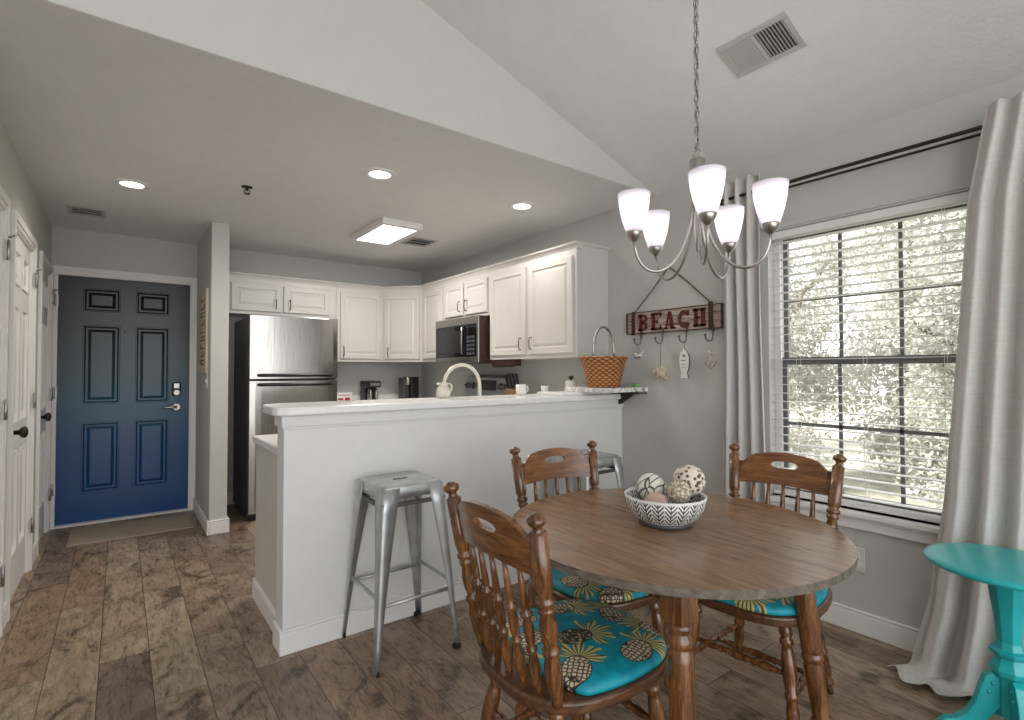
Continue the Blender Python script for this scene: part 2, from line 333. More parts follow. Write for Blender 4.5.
# ------------------------------------------------------------------ mesh helpers
class MB:
    def __init__(s): s.bm = bmesh.new()
    def box(s, x0, x1, y0, y1, z0, z1, mi=0):
        v = [s.bm.verts.new((x, y, z)) for x in (x0, x1) for y in (y0, y1) for z in (z0, z1)]
        for f in ((0, 1, 3, 2), (4, 6, 7, 5), (0, 4, 5, 1), (2, 3, 7, 6), (0, 2, 6, 4), (1, 5, 7, 3)):
            s.bm.faces.new([v[i] for i in f]).material_index = mi
        return s
    def obox(s, c, ax, ay, az, hx, hy, hz, mi=0):
        c, ax, ay, az = map(Vector, (c, ax, ay, az))
        v = [s.bm.verts.new(c+ax*hx*a+ay*hy*b+az*hz*d) for a in (-1, 1) for b in (-1, 1) for d in (-1, 1)]
        for f in ((0, 1, 3, 2), (4, 6, 7, 5), (0, 4, 5, 1), (2, 3, 7, 6), (0, 2, 6, 4), (1, 5, 7, 3)):
            s.bm.faces.new([v[i] for i in f]).material_index = mi
        return s
    def turned(s, p0, p1, prof, seg=16, mi=0, sq=None):
        """solid of revolution from p0 to p1; prof = [(t, radius)]"""
        p0, p1 = Vector(p0), Vector(p1); d = (p1-p0); L = d.length; d.normalize()
        a = Vector((1, 0, 0)) if abs(d.x) < .9 else Vector((0, 1, 0))
        u = (a-d*a.dot(d)).normalized(); v = d.cross(u); rings = []
        for t, r in prof:
            rings.append([s.bm.verts.new(p0+d*L*t+(u*math.cos(2*PI*k/seg)+v*math.sin(2*PI*k/seg))*r) for k in range(seg)])
        for A, B in zip(rings, rings[1:]):
            for k in range(seg):
                f = s.bm.faces.new((A[k], A[(k+1) % seg], B[(k+1) % seg], B[k])); f.smooth = True; f.material_index = mi
        for Rr, rev in ((rings[0], True), (rings[-1], False)):
            f = s.bm.faces.new(Rr[::-1] if rev else Rr); f.material_index = mi
        return s
    def lathe(s, c, prof, seg=32, mi=0, sx=1, sy=1, closed=False):
        """prof = [(r, z)] about vertical axis through c"""
        c = Vector(c); rings = []
        for r, z in prof:
            rings.append([s.bm.verts.new(c+Vector((r*sx*math.cos(2*PI*k/seg), r*sy*math.sin(2*PI*k/seg), z))) for k in range(seg)])
        for A, B in zip(rings, rings[1:]):
            for k in range(seg):
                f = s.bm.faces.new((A[k], A[(k+1) % seg], B[(k+1) % seg], B[k])); f.smooth = True; f.material_index = mi
        if closed:
            s.bm.faces.new(rings[0][::-1]).material_index = mi; s.bm.faces.new(rings[-1]).material_index = mi
        return s
    def tube(s, pts, r, seg=10, mi=0, flat=None):
        pts = [Vector(p) for p in pts]; n = len(pts); rings = []; prev = None
        for i, p in enumerate(pts):
            d = (pts[min(i+1, n-1)]-pts[max(i-1, 0)]).normalized()
            if prev is None:
                a = Vector((0, 0, 1)) if abs(d.z) < .9 else Vector((1, 0, 0)); u = (a-d*a.dot(d)).normalized()
            else: u = (prev-d*prev.dot(d)).normalized()
            prev = u; v = d.cross(u); rr = r[i] if isinstance(r, (list, tuple)) else r
            rings.append([s.bm.verts.new(p+(u*math.cos(2*PI*k/seg)*(flat or 1)+v*math.sin(2*PI*k/seg))*rr) for k in range(seg)])
        for A, B in zip(rings, rings[1:]):
            for k in range(seg):
                f = s.bm.faces.new((A[k], A[(k+1) % seg], B[(k+1) % seg], B[k])); f.smooth = True; f.material_index = mi
        s.bm.faces.new(rings[0][::-1]).material_index = mi; s.bm.faces.new(rings[-1]).material_index = mi
        return s
    def prism(s, pts, ax, d0, d1, mi=0):
        """extrude a 2-D outline; ax = axis of extrusion"""
        def P(p, d):
            return {'x': (d, p[0], p[1]), 'y': (p[0], d, p[1]), 'z': (p[0], p[1], d)}[ax]
        A = [s.bm.verts.new(P(p, d0)) for p in pts]; B = [s.bm.verts.new(P(p, d1)) for p in pts]; n = len(pts)
        s.bm.faces.new(A).material_index = mi; s.bm.faces.new(B[::-1]).material_index = mi
        for i in range(n): s.bm.faces.new((A[i], B[i], B[(i+1) % n], A[(i+1) % n])).material_index = mi
        return s
    def sphere(s, c, r, mi=0, seg=16, sc=(1, 1, 1)):
        g = bmesh.ops.create_uvsphere(s.bm, u_segments=seg, v_segments=max(6, seg//2), radius=r)
        for v in g['verts']: v.co = Vector((v.co.x*sc[0], v.co.y*sc[1], v.co.z*sc[2]))+Vector(c)
        for f in {f for v in g['verts'] for f in v.link_faces}: f.smooth = True; f.material_index = mi
        return s
    def obj(s, name, mats, parent=None, bevel=0, seg=2, weld=False, loc=None):
        if weld: bmesh.ops.remove_doubles(s.bm, verts=s.bm.verts, dist=1e-5)
        bmesh.ops.recalc_face_normals(s.bm, faces=s.bm.faces)
        me = bpy.data.meshes.new(name); s.bm.to_mesh(me); s.bm.free()
        if not isinstance(mats, (list, tuple)): mats = [mats]
        for m in mats: me.materials.append(M[m] if isinstance(m, str) else m)
        o = bpy.data.objects.new(name, me); COL.objects.link(o)
        if loc:
            o.location = loc
        if parent: o.parent = parent
        if bevel:
            b = o.modifiers.new('bevel', 'BEVEL'); b.width = bevel; b.segments = seg; b.limit_method = 'ANGLE'; b.angle_limit = math.radians(35)
        return o
def empty(name, loc, rz=0):
    o = bpy.data.objects.new(name, None); COL.objects.link(o); o.location = loc; o.rotation_euler = (0, 0, rz); o.empty_display_size = .1; return o
def tag(o, label, cat, group=None):
    o['label'] = label; o['category'] = cat
    if group: o['group'] = group
    return o
def struct(o): o['kind'] = 'structure'; return o
def copy_tree(o, parent=None):
    c = o.copy(); COL.objects.link(c)
    if parent: c.parent = parent
    for ch in [x for x in bpy.data.objects if x.parent == o]: copy_tree(ch, c)
    return c
def point(loc, e, r, col, parent=None):
    l = bpy.data.lights.new('lamp_light', 'POINT'); l.energy = e; l.shadow_soft_size = r; l.color = col
    o = bpy.data.objects.new('lamp_light', l); COL.objects.link(o); o.location = loc
    if parent: o.parent = parent
    return o
def area(loc, sx, sy, e, col, direction=(0, 0, -1), parent=None):
    l = bpy.data.lights.new('lamp_light', 'AREA'); l.shape = 'RECTANGLE'; l.size = sx; l.size_y = sy; l.energy = e; l.color = col
    o = bpy.data.objects.new('lamp_light', l); COL.objects.link(o); o.location = loc
    o.rotation_euler = Vector(direction).to_track_quat('-Z', 'Y').to_euler()
    if parent: o.parent = parent
    return o

# ------------------------------------------------------------------ room
XL, XR, YD, YE, H, SL = -0.4565, 2.8555, 5.588, 2.1806, 2.44, 0.3244
FAR, BACK = -3.6, -3.3
def vz(x): return H+SL*(XR-x)
struct(MB().box(FAR-.2, XR+.15, BACK, YD+.15, -.12, 0).obj('floor', 'floor'))
struct(MB().box(XL-.12, XR+.15, YE+.003, YD+.15, H, H+.1).obj('ceiling', 'ceil'))
RID = -1.2
vb = MB(); vb.prism([(XR+.15, vz(XR+.15)), (RID, vz(RID)), (FAR-.2, vz(RID)-SL*(RID-FAR+.2)), (FAR-.2, vz(RID)-SL*(RID-FAR+.2)+.12), (RID, vz(RID)+.12), (XR+.15, vz(XR+.15)+.12)], 'y', BACK, YE+.1)
struct(vb.obj('ceiling_vault', 'ceil'))
g = MB(); g.prism([(XL-.12, H+.001), (XR+.15, H+.001), (XR+.15, vz(XR)+.02), (RID, vz(RID)+.02), (FAR-.2, vz(RID)-SL*(RID-FAR)), (FAR-.2, 0), (XL-.12, 0)], 'y', YE, YE+.1)
struct(g.obj('wall_gable', 'wall'))
struct(MB().box(FAR-.2, FAR, BACK, YE, 0, 3.3).obj('wall_far_left', 'wall'))
# right wall with window opening
WY0, WY1, WZ0, WZ1 = 0.535, 1.435, 0.585, 2.035
rw = MB()
rw.box(XR, XR+.15, BACK, WY0, 0, H+.02); rw.box(XR, XR+.15, WY1, YD+.15, 0, H+.02)
rw.box(XR, XR+.15, WY0, WY1, 0, WZ0); rw.box(XR, XR+.15, WY0, WY1, WZ1, H+.02)
struct(rw.obj('wall_right', 'wall', weld=False))
# back wall with entry door hole
DX0, DX1, DZ = -0.425, 0.521, 2.068
bw = MB(); bw.box(XL-.12, DX0, YD, YD+.12, 0, H); bw.box(DX1, XR+.15, YD, YD+.12, 0, H); bw.box(DX0, DX1, YD, YD+.12, DZ, H)
struct(bw.obj('wall_back', 'wall'))
# left wall with three door openings (y ranges)
LD = [(2.66, 3.44), (3.72, 4.48), (4.88, 5.50)]
lw = MB(); ys = [YE+.1]+[v for a in LD for v in a]+[YD+.12]
for i in range(0, len(ys), 2): lw.box(XL-.12, XL, ys[i], ys[i+1], 0, H)
for a, b_ in LD: lw.box(XL-.12, XL, a, b_, 2.04, H)
struct(lw.obj('wall_left', 'wall'))
# stub wall between the entry and the kitchen
SX0, SX1, SY = 0.557, 0.682, 4.636
struct(MB().box(SX0, SX1, SY, YD, 0, H).obj('wall_stub', 'wall', bevel=.008))
# peninsula knee wall
PX, PY = 0.5896, 2.4888
struct(MB().box(PX, XR, PY, PY+.12, 0, 1.063).obj('wall_peninsula', 'pen', bevel=.004))
BH = .112
def base_board(name, x0, x1, y0, y1):
    m = MB(); m.box(x0, x1, y0, y1, 0, BH-.014)
    cx = .006
    if x1-x0 < y1-y0: m.box(x0+cx*.0, x1-cx*.0, y0, y1, BH-.014, BH)
    else: m.box(x0, x1, y0, y1, BH-.014, BH)
    return struct(m.obj(name, 'trim', bevel=.006))
T = .015
base_board('baseboard_right', XR-T, XR, BACK, PY)
base_board('baseboard_peninsula', PX-T, XR-T, PY-T, PY)
base_board('baseboard_peninsula_end', PX-T, PX, PY, PY+.125)
base_board('baseboard_stub_left', SX0-T, SX0, SY-T, YD)
base_board('baseboard_stub_front', SX0, SX1+T, SY-T, SY)
base_board('baseboard_stub_right', SX1, SX1+T, SY, YD)
base_board('baseboard_back_kitchen', SX1+T, 0.90, YD-T, YD)
base_board('baseboard_left_a', XL, XL+T, LD[0][1]+.065, LD[1][0]-.065)
base_board('baseboard_left_b', XL, XL+T, LD[1][1]+.065, LD[2][0]-.065)
base_board('baseboard_gable', FAR, XL-.12, YE-T, YE)
struct(MB().box(PX-.012, XR, PY-.012, PY, 1.012, 1.063).box(PX-.012, PX, PY, PY+.13, 1.012, 1.063).box(PX-.006, XR, PY-.006, PY, 1.0, 1.012).obj('trim_peninsula_cap', 'pen', bevel=.004))

# ---- six panel door builder. local: x along width 0..W, y = thickness (front at y=0 facing -y), z height
def six_panel(W, Hd, mat, parent, name='door_leaf'):
    m = MB(); t = .036
    cols = [(.155*W/.92*1.0, .40*W/.92+.0), (.50*W/.92, .75*W/.92)]
    cols = [(.18*W, .445*W), (.558*W, .82*W)] if W > .85 else [(.15*W, .44*W), (.56*W, .85*W)]
    rows = [(.245, .82), (.975, 1.635), (1.75, 1.945)]
    rows = [(a*Hd/2.04, b*Hd/2.04) for a, b in rows]
    xs = sorted({0, W, *[v for c in cols for v in c]}); zs = sorted({0, Hd, *[v for r in rows for v in r]})
    inpanel = lambda xa, za: any(c[0] <= xa < c[1] for c in cols) and any(r[0] <= za < r[1] for r in rows)
    for i in range(len(xs)-1):
        for j in range(len(zs)-1):
            if not inpanel(xs[i]+1e-4, zs[j]+1e-4): m.box(xs[i], xs[i+1], 0, t, zs[j], zs[j+1])
    m.box(0, W, t*.45, t*.9, 0, Hd)
    for c in cols:
        for r in rows:
            # sloping moulding then raised field
            x0, x1, z0, z1 = c[0], c[1], r[0], r[1]
            def fr(k): return [(x0+k, z0+k), (x1-k, z0+k), (x1-k, z1-k), (x0+k, z1-k)]
            levels = [(0, -.001), (.003, -.006), (.010, -.006), (.020, .016), (.032, .018), (.056, .002)]
            prev = None
            for k, y in levels:
                ring = [m.bm.verts.new((p[0], y, p[1])) for p in fr(k)]
                if prev:
                    for q in range(4): m.bm.faces.new((prev[q], prev[(q+1) % 4], ring[(q+1) % 4], ring[q]))
                prev = ring
            m.bm.faces.new(prev)
    return m.obj(name, mat, parent)
def knob(parent, x, z, y0=0, mat='bronze'):
    m = MB(); m.turned((x, y0, z), (x, y0-.012, z), [(0, .032), (.6, .032), (1, .026)], 20)
    m.turned((x, y0-.01, z), (x, y0-.075, z), [(0, .012), (.4, .012), (.5, .02), (.62, .029), (.8, .031), (.93, .024), (1, .010)], 20)
    return m.obj('door_knob', mat, parent)
def hinge(parent, x, z, y0=0):
    m = MB(); m.box(x-.02, x+.02, y0-.004, y0+.002, z-.045, z+.045); m.turned((x, y0-.008, z-.05), (x, y0-.008, z+.05), [(0, .004), (.03, .007), (.97, .007), (1, .004)], 8)
    return m.obj('hinge', 'nickel', parent)
# entry door
e1 = struct(empty('door_1', (DX0, YD+.035, 0.012)))
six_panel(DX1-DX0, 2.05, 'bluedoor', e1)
m = MB(); m.turned((.835, 0, .93), (.835, -.014, .93), [(0, .034), (.7, .034), (1, .028)], 24)
m.turned((.835, -.01, .93), (.835, -.05, .93), [(0, .012), (1, .012)], 12)
m.tube([(.835, -.05, .93), (.80, -.052, .932), (.76, -.052, .93), (.725, -.05, .924)], [.012, .010, .009, .008], 10)
m.obj('lever_handle', 'nickel', e1)
m = MB(); m.box(.80, .868, -.02, 0, 1.03, 1.155)
m.obj('deadbolt_keypad', 'black', e1, bevel=.012)
m = MB(); m.turned((.834, -.018, 1.06), (.834, -.034, 1.06), [(0, .028), (.8, .028), (1, .022)], 24); m.box(.812, .856, -.026, -.018, 1.10, 1.145)
m.obj('deadbolt_cylinder', 'nickel', e1, bevel=.002)
MB().turned((.455, 0, 1.60), (.455, -.004, 1.60), [(0, .009), (1, .007)], 12).obj('peephole', 'black', e1)
for z in (.30, 1.08, 1.83): hinge(e1, -.004, z, -.034)
MB().box(DX0-.02, DX1+.02, YD-.02, YD+.12, 0, .014).obj('door_threshold', 'trim'); struct(bpy.data.objects['door_threshold'])
def casing(name, kind, a0, a1, ztop, plane, wd=.062, th=.018):
    """kind 'y': on a wall of constant y facing -y ; 'x': on a wall of constant x facing +x"""
    m = MB()
    for k, (w0, w1, tt) in enumerate(((0, wd-.003, th*.6), (wd*.35, wd, th))):
        segs = [(a0-w1, a0-w0, 0, ztop+w1), (a1+w0, a1+w1, 0, ztop+w1), (a0-w0, a1+w0, ztop+w0, ztop+w1)]
        for s0, s1, z0, z1 in segs:
            if kind == 'y': m.box(s0, s1, plane-tt, plane+.001, z0, z1)
            else: m.box(plane-.001, plane+tt, s0, s1, z0, z1)
    # jamb inside the opening
    for s0, s1, z0, z1 in ((a0-.001, a0+.012, 0, ztop), (a1-.012, a1+.001, 0, ztop), (a0, a1, ztop-.012, ztop+.001)):
        if kind == 'y': m.box(s0-.008*(s0 < a0+.01 and s1 < a0+.1), s1, plane-.004, plane+.03, z0, z1)
        else: m.box(plane-.1, plane+.002, s0, s1, z0, z1)
    return struct(m.obj(name, 'trim', bevel=.002))
casing('trim_1', 'y', DX0, DX1-.004, DZ, YD, .031 if 0 else .058)
for i, (a, b_) in enumerate(LD):
    casing('trim_%d' % (i+2), 'x', a, b_, 2.04, XL)
    e = struct(empty('door_%d' % (i+2), (XL-.010, a+.003, 0.012), PI/2))
    Wd = b_-a-.006
    six_panel(Wd, 2.018, 'trim', e)
    knob(e, .07, .93)
    for z in (.28, 1.07, 1.84): hinge(e, Wd+.012, z, -.022)
    MB().tube([(Wd+.012, -.03, 1.90), (Wd-.01, -.05, 1.905), (Wd-.04, -.06, 1.905)], .005, 8).obj('door_stop', 'nickel', e)

# door mat, sign on stub wall, switch
tag(MB().box(-.30, .49, 4.93, 5.42, 0, .012).obj('door_mat', 'matfab', bevel=.004), 'flat taupe door mat on the floor before the blue entry door', 'mat')
sg = tag(empty('wall_sign', (SX0, 4.73, 1.25)), 'tall narrow beige plank sign hung beside the blue door', 'sign')
MB().box(-.018, -.001, 0.03, .47, 0, .68).obj('board', 'plankbeige', sg, bevel=.003)
m = MB()
random.seed(3)
for k in range(9):
    z = .07+k*.065; m.box(-.0195, -.0175, .13, .37, z, z+.010); m.box(-.0195, -.0175, .13 if k % 2 else .33, .17 if k % 2 else .37, z, z+.038)
    if k % 3 == 0: m.box(-.0195, -.0175, .13, .37, z+.03, z+.038)
m.obj('printed_words', 'wood_refl', sg)
sw = tag(empty('light_switch', (SX0, 4.80, 1.19)), 'white light switch plate below the narrow plank sign', 'switch')
MB().box(-.006, 0, -.035, .035, -.06, .06).obj('plate', 'switch', sw, bevel=.003)
MB().box(-.014, -.005, -.006, .006, -.012, .012).obj('toggle', 'switch', sw, bevel=.002)

# ------------------------------------------------------------------ ceiling fixtures
def recessed(x, y, label):
    t = tag(empty('recessed_light', (x, y, H)), label, 'light', 'recessed ceiling lights')
    MB().lathe((0, 0, 0), [(.062, -.002), (.066, -.007), (.09, -.008), (.096, -.004), (.097, .0)], 36).obj('trim_ring', 'trim', t)
    MB().lathe((0, 0, 0), [(.001, -.004), (.063, -.003), (.063, .0)], 32).obj('lens', 'lamp', t)
    l = bpy.data.lights.new('lamp_light', 'SPOT'); l.energy = 9; l.spot_size = math.radians(150); l.spot_blend = .8; l.shadow_soft_size = .06; l.color = (1, .93, .85)
    o = bpy.data.objects.new('lamp_light', l); COL.objects.link(o); o.location = (0, 0, -.02); o.parent = t
recessed(.045, 4.017, 'round recessed ceiling light in front of the blue entry door')
recessed(1.224, 2.931, 'round recessed ceiling light over the bar, nearer the ceiling panel light')
recessed(2.276, 2.90, 'round recessed ceiling light over the bar, nearest the tall wall cabinets')
fl = tag(empty('ceiling_panel_light', (1.75, 4.07, H)), 'rectangular flush panel light glowing on the kitchen ceiling', 'light')
m = MB(); 
for a in ((-.17, .17, -.34, -.29), (-.17, .17, .29, .34), (-.17, -.14, -.29, .29), (.14, .17, -.29, .29)): m.box(a[0], a[1], a[2], a[3], -.05, 0)
m.obj('frame', 'trim', fl, bevel=.005)
MB().box(-.14, .14, -.29, .29, -.045, -.005).obj('diffuser', 'lamp', fl)
area((0, 0, -.06), .28, .55, 9, (1, .95, .90), parent=fl)
sp = tag(empty('sprinkler', (.632, 3.646, H)), 'small dark fire sprinkler on the flat ceiling', 'sprinkler')
MB().lathe((0, 0, 0), [(.002, -.006), (.03, -.005), (.034, 0)], 20).obj('escutcheon', 'bronze', sp)
m = MB(); m.turned((0, 0, 0), (0, 0, -.025), [(0, .009), (1, .008)], 10); m.tube([(.012, 0, -.02), (.018, 0, -.03), (.006, 0, -.042)], .003, 6); m.tube([(-.012, 0, -.02), (-.018, 0, -.03), (-.006, 0, -.042)], .003, 6)
m.turned((0, 0, -.042), (0, 0, -.045), [(0, .018), (1, .018)], 14); m.obj('sprinkler_head', 'bronze', sp)
def vent(loc, L, W, label, mtx=None, two=False):
    t = tag(empty('ceiling_vent', loc), label, 'vent', None)
    b = .025
    m = MB()
    for a in ((-L/2, L/2, -W/2, -W/2+b), (-L/2, L/2, W/2-b, W/2), (-L/2, -L/2+b, -W/2+b, W/2-b), (L/2-b, L/2, -W/2+b, W/2-b)): m.box(a[0], a[1], a[2], a[3], -.008, 0)
    m.obj('frame', 'vent', t, bevel=.003)
    MB().box(-L/2+b, L/2-b, -W/2+b, W/2-b, -.0015, 0).obj('duct', 'ventdark', t)
    m = MB(); n = 16 if two else 4
    if two:
        m.box(-.008, .008, -W/2+b, W/2-b, -.008, -.001)
        x = -L/2+b
        k = 0
        while x < L/2-b-.006:
            s = 1 if x > 0 else -1
            m.obox((x+.006, 0, -.005), (math.cos(.7), 0, -s*math.sin(.7)), (0, 1, 0), (s*math.sin(.7), 0, math.cos(.7)), .0075, W/2-b, .0008)
            x += .0135
    else:
        for k in range(3):
            y = -W/2+b+(k+.5)*(W-2*b)/3
            m.obox((0, y, -.005), (1, 0, 0), (0, math.cos(1.0), math.sin(1.0)), (0, -math.sin(1.0), math.cos(1.0)), L/2-b, .008, .0008)
    m.obj('louvers', 'vent', t)
    if mtx: t.matrix_world = mtx
    return t
vent((-.21, 4.90, H), .22, .24, 'small square vent on the ceiling by the entry door')
vent((2.16, 4.27, H), .25, .28, 'small square vent beside the glowing kitchen panel light')
cx, cy = 2.184, 1.12; ang = math.atan(SL)
# local x -> world y (long side), local y -> up-slope, local z -> outward normal (up)
ex, ey = Vector((0, -1, 0)), Vector((math.cos(ang), 0, -math.sin(ang))); ez = ex.cross(ey)
mt = Matrix(((ex.x, ey.x, ez.x, cx), (ex.y, ey.y, ez.y, cy), (ex.z, ey.z, ez.z, vz(cx)), (0, 0, 0, 1)))
vent((0, 0, 0), .305, .20, 'large two-way metal air vent on the sloped ceiling', mt, True)

# ------------------------------------------------------------------ kitchen cabinets
def cab_door(parent, W, Hh, origin, rz, handle=None, mat='cab'):
    """raised panel cabinet door; local x width, -y front, z up"""
    m = MB(); t = .019
    x0, x1, z0, z1 = 0, W, 0, Hh
    def ring(k, y): return [m.bm.verts.new(p) for p in ((x0+k, y, z0+k), (x1-k, y, z0+k), (x1-k, y, z1-k), (x0+k, y, z1-k))]
    lv = [(0, 0), (0, -t+.004), (.004, -t), (.046, -t), (.052, -t+.008), (.06, -t+.008), (.078, -t+.001)]
    pr = None
    for k, y in lv:
        r = ring(k, y)
        if pr:
            for q in range(4): m.bm.faces.new((pr[q], pr[(q+1) % 4], r[(q+1) % 4], r[q]))
        else: m.bm.faces.new(r)
        pr = r
    m.bm.faces.new(pr)
    d = m.obj('cabinet_door', mat, parent); d.location = origin; d.rotation_euler = (0, 0, rz)
    if handle:
        hx, hz = handle
        m = MB(); m.tube([(hx, -t, hz-.045), (hx, -t-.022, hz-.045), (hx, -t-.028, hz-.02), (hx, -t-.028, hz+.02), (hx, -t-.022, hz+.045), (hx, -t, hz+.045)], .0045, 8)
        m.obj('handle', 'pull', d)
    return d
Z0, Z1 = 1.36, 2.118
def crown(m, kind, a0, a1, front, back):
    prof = [(0, Z1), (.012, Z1+.006), (.016, Z1+.022), (.034, Z1+.036), (.038, Z1+.046), (-.02, Z1+.046), (-.02, Z1)]
    if kind == 'y': m.prism([(front-p, z) for p, z in prof], 'x', a0, a1)  # unused
# back wall uppers, front plane y = 5.26
BF = 5.262
def upper_back(name, x0, x1, z0, doors, label, crownx=True):
    c = tag(empty(name, (x0, BF, 0)), label, 'cabinet', 'white wall cabinets')
    W = x1-x0
    MB().box(0, W, 0, YD-BF, z0, Z1).obj('body', 'cab', c, bevel=.002)
    for dx0, dx1, hx in doors: cab_door(c, dx1-dx0, Z1-.045-z0-.03, (dx0-x0, 0, z0+.03), 0, (hx*(dx1-dx0), .075) )
    m = MB(); m.prism([(-.0, Z1-.002), (-.006, Z1+.012), (-.010, Z1+.022), (-.026, Z1+.034), (-.028, Z1+.044), (.03, Z1+.044), (.03, Z1-.002)], 'x', -.0 if x0 > .8 else 0, W)
    m.obj('crown_molding', 'cab', c)
    return c
upper_back('wall_cabinet', .70, 1.735, 1.79, [(.79, 1.215, .88), (1.235, 1.665, .12)], 'short two-door white wall cabinet above the steel refrigerator')
upper_back('wall_cabinet', 1.737, 2.235, Z0, [(1.775, 2.205, .07)], 'wide single-door white wall cabinet right of the refrigerator')
cc_ = tag(empty('wall_cabinet', (2.237, BF, 0)), 'white corner wall cabinet set diagonally between the two runs', 'cabinet', 'white wall cabinets')
MB().prism([(0, 0), (.293, -.332), (XR-2.238, -.332), (XR-2.238, YD-BF-.001), (0, YD-BF-.001)], 'z', Z0, Z1).obj('body', 'cab', cc_, bevel=.002)
dA = math.atan2(-.332, .293); dl = math.hypot(.293, .332)
cab_door(cc_, dl-.05, Z1-.045-Z0-.03, (.025*math.cos(dA), .025*math.sin(dA), Z0+.03), dA, (.05, .075))
m = MB(); m.prism([(-.0, Z1-.002), (-.006, Z1+.012), (-.010, Z1+.022), (-.026, Z1+.034), (-.028, Z1+.044), (.03, Z1+.044), (.03, Z1-.002)], 'x', -.008, dl+.008)
cm_ = m.obj('crown_molding', 'cab', cc_); cm_.rotation_euler = (0, 0, dA)
RF = 2.53
def upper_right(y0, y1, z0, doors, label, side=False):
    """root at near (low y) front corner; local x runs towards +y"""
    c = tag(empty('wall_cabinet', (RF, y0, 0)), label, 'cabinet', 'white wall cabinets')
    W = y1-y0
    MB().box(0, XR-RF-.001, 0, W, z0, Z1).obj('body', 'sidecab' if side else 'cab', c, bevel=.002)
    if side: MB().box(-.001, .02, -.004, W, z0-.002, Z1).obj('face_frame', 'cab', c, bevel=.002)
    for d0, d1, hs in doors:
        wd = d1-d0; hx = wd-.045 if hs == 'near' else .045
        cab_door(c, wd, Z1-.045-z0-.03, (0, d1-y0, z0+.03), -PI/2, (hx, .085))
    a = -.028 if side else 0
    m = MB(); m.prism([(0, Z1-.002), (-.006, Z1+.012), (-.010, Z1+.022), (-.026, Z1+.034), (-.028, Z1+.044), (.03, Z1+.044), (.03, Z1-.002)], 'y', a, W)
    if side: m.prism([(0, Z1-.002), (-.006, Z1+.012), (-.010, Z1+.022), (-.026, Z1+.034), (-.028, Z1+.044), (.03, Z1+.044), (.03, Z1-.002)], 'x', 0, XR-RF-.001)
    m.obj('crown_molding', 'cab', c)
upper_right(2.613, 3.675, Z0, [(2.64, 3.13, 'far'), (3.17, 3.645, 'near')], 'large two-door white wall cabinet, end panel facing the dining area', True)
upper_right(3.677, 4.455, 1.745, [(3.70, 4.065, 'far'), (4.09, 4.43, 'near')], 'short two-door white cabinet directly above the microwave')
upper_right(4.457, 4.929, Z0, [(4.48, 4.88, 'near')], 'single-door white wall cabinet just left of the microwave')

# microwave
mw = tag(empty('microwave', (2.44, 3.70, 1.335)), 'stainless over-the-range microwave with dark glass door', 'microwave')
MB().box(0, .40, 0, .755, 0, .405).obj('body', 'wood_refl', mw, bevel=.004)  # brown reflection on the near side is put into the body colour
MB().box(-.012, .0, 0, .755, .335, .405).box(-.012, 0, 0, .755, 0, .05).box(-.012, 0, 0, .03, .05, .335).obj('steel_trim', 'steel', mw, bevel=.003)
MB().box(-.012, 0, .225, .75, .052, .333).obj('door', 'glassblack', mw, bevel=.004)
MB().box(-.015, -.011, .29, .69, .09, .29).obj('door_window', 'display', mw, bevel=.002)
MB().box(-.013, 0, .032, .215, .052, .333).obj('control_panel', 'glassblack', mw, bevel=.002)
m = MB()
for i in range(3):
    for j in range(5): m.box(-.0155, -.012, .06+i*.045, .09+i*.045, .07+j*.036, .092+j*.036)
m.obj('buttons', 'grayink', mw)
MB().tube([(-.012, .222, .07), (-.04, .222, .08), (-.045, .222, .19), (-.04, .222, .31), (-.012, .222, .32)], .008, 8).obj('handle', 'steel', mw)
# flat dark brown box under the big cabinet
tag(MB().box(2.54, 2.62, 3.35, 3.67, 1.305, Z0-.001).box(2.545, 2.56, 3.36, 3.66, 1.295, 1.305).obj('undercabinet_box', 'wood_refl', bevel=.006), 'flat dark brown box mounted under the large wall cabinet', 'box')

# refrigerator
fr = tag(empty('refrigerator', (.865, 4.82, 0)), 'stainless top-freezer refrigerator between the stub wall and kitchen counter', 'refrigerator')
FW = .745
MB().box(0, FW, .06, .74, .03, 1.73).obj('body', 'bluegray', fr, bevel=.006)
def fdoor(z0, z1):
    m = MB(); n = 16; out = []
    for i in range(n+1):
        s = -1+2*i/n; out.append((FW/2+s*FW/2, .008-.03*(1-s**4)*.9 if abs(s) < 1 else .008))
    out += [(FW, .058), (0, .058)]
    m.prism(out, 'z', z0, z1); return m
for z0, z1, nm in ((.06, 1.185, 'refrigerator_door'), (1.195, 1.745, 'freezer_door')):
    d = fdoor(z0, z1).obj(nm, 'steel', fr, bevel=.005)
    for p in d.data.polygons: p.use_smooth = False
    hz = z1-.035 if 'refr' in nm else z0+.035
    m = MB(); m.tube([(.07, -.01, hz), (.075, -.05, hz), (.12, -.062, hz), (FW-.12, -.062, hz), (FW-.075, -.05, hz), (FW-.07, -.01, hz)], .014, 10)
    m.obj('handle', 'black', d)
MB().box(.02, FW-.02, .03, .1, 0, .055).obj('kick_grille', 'black', fr)

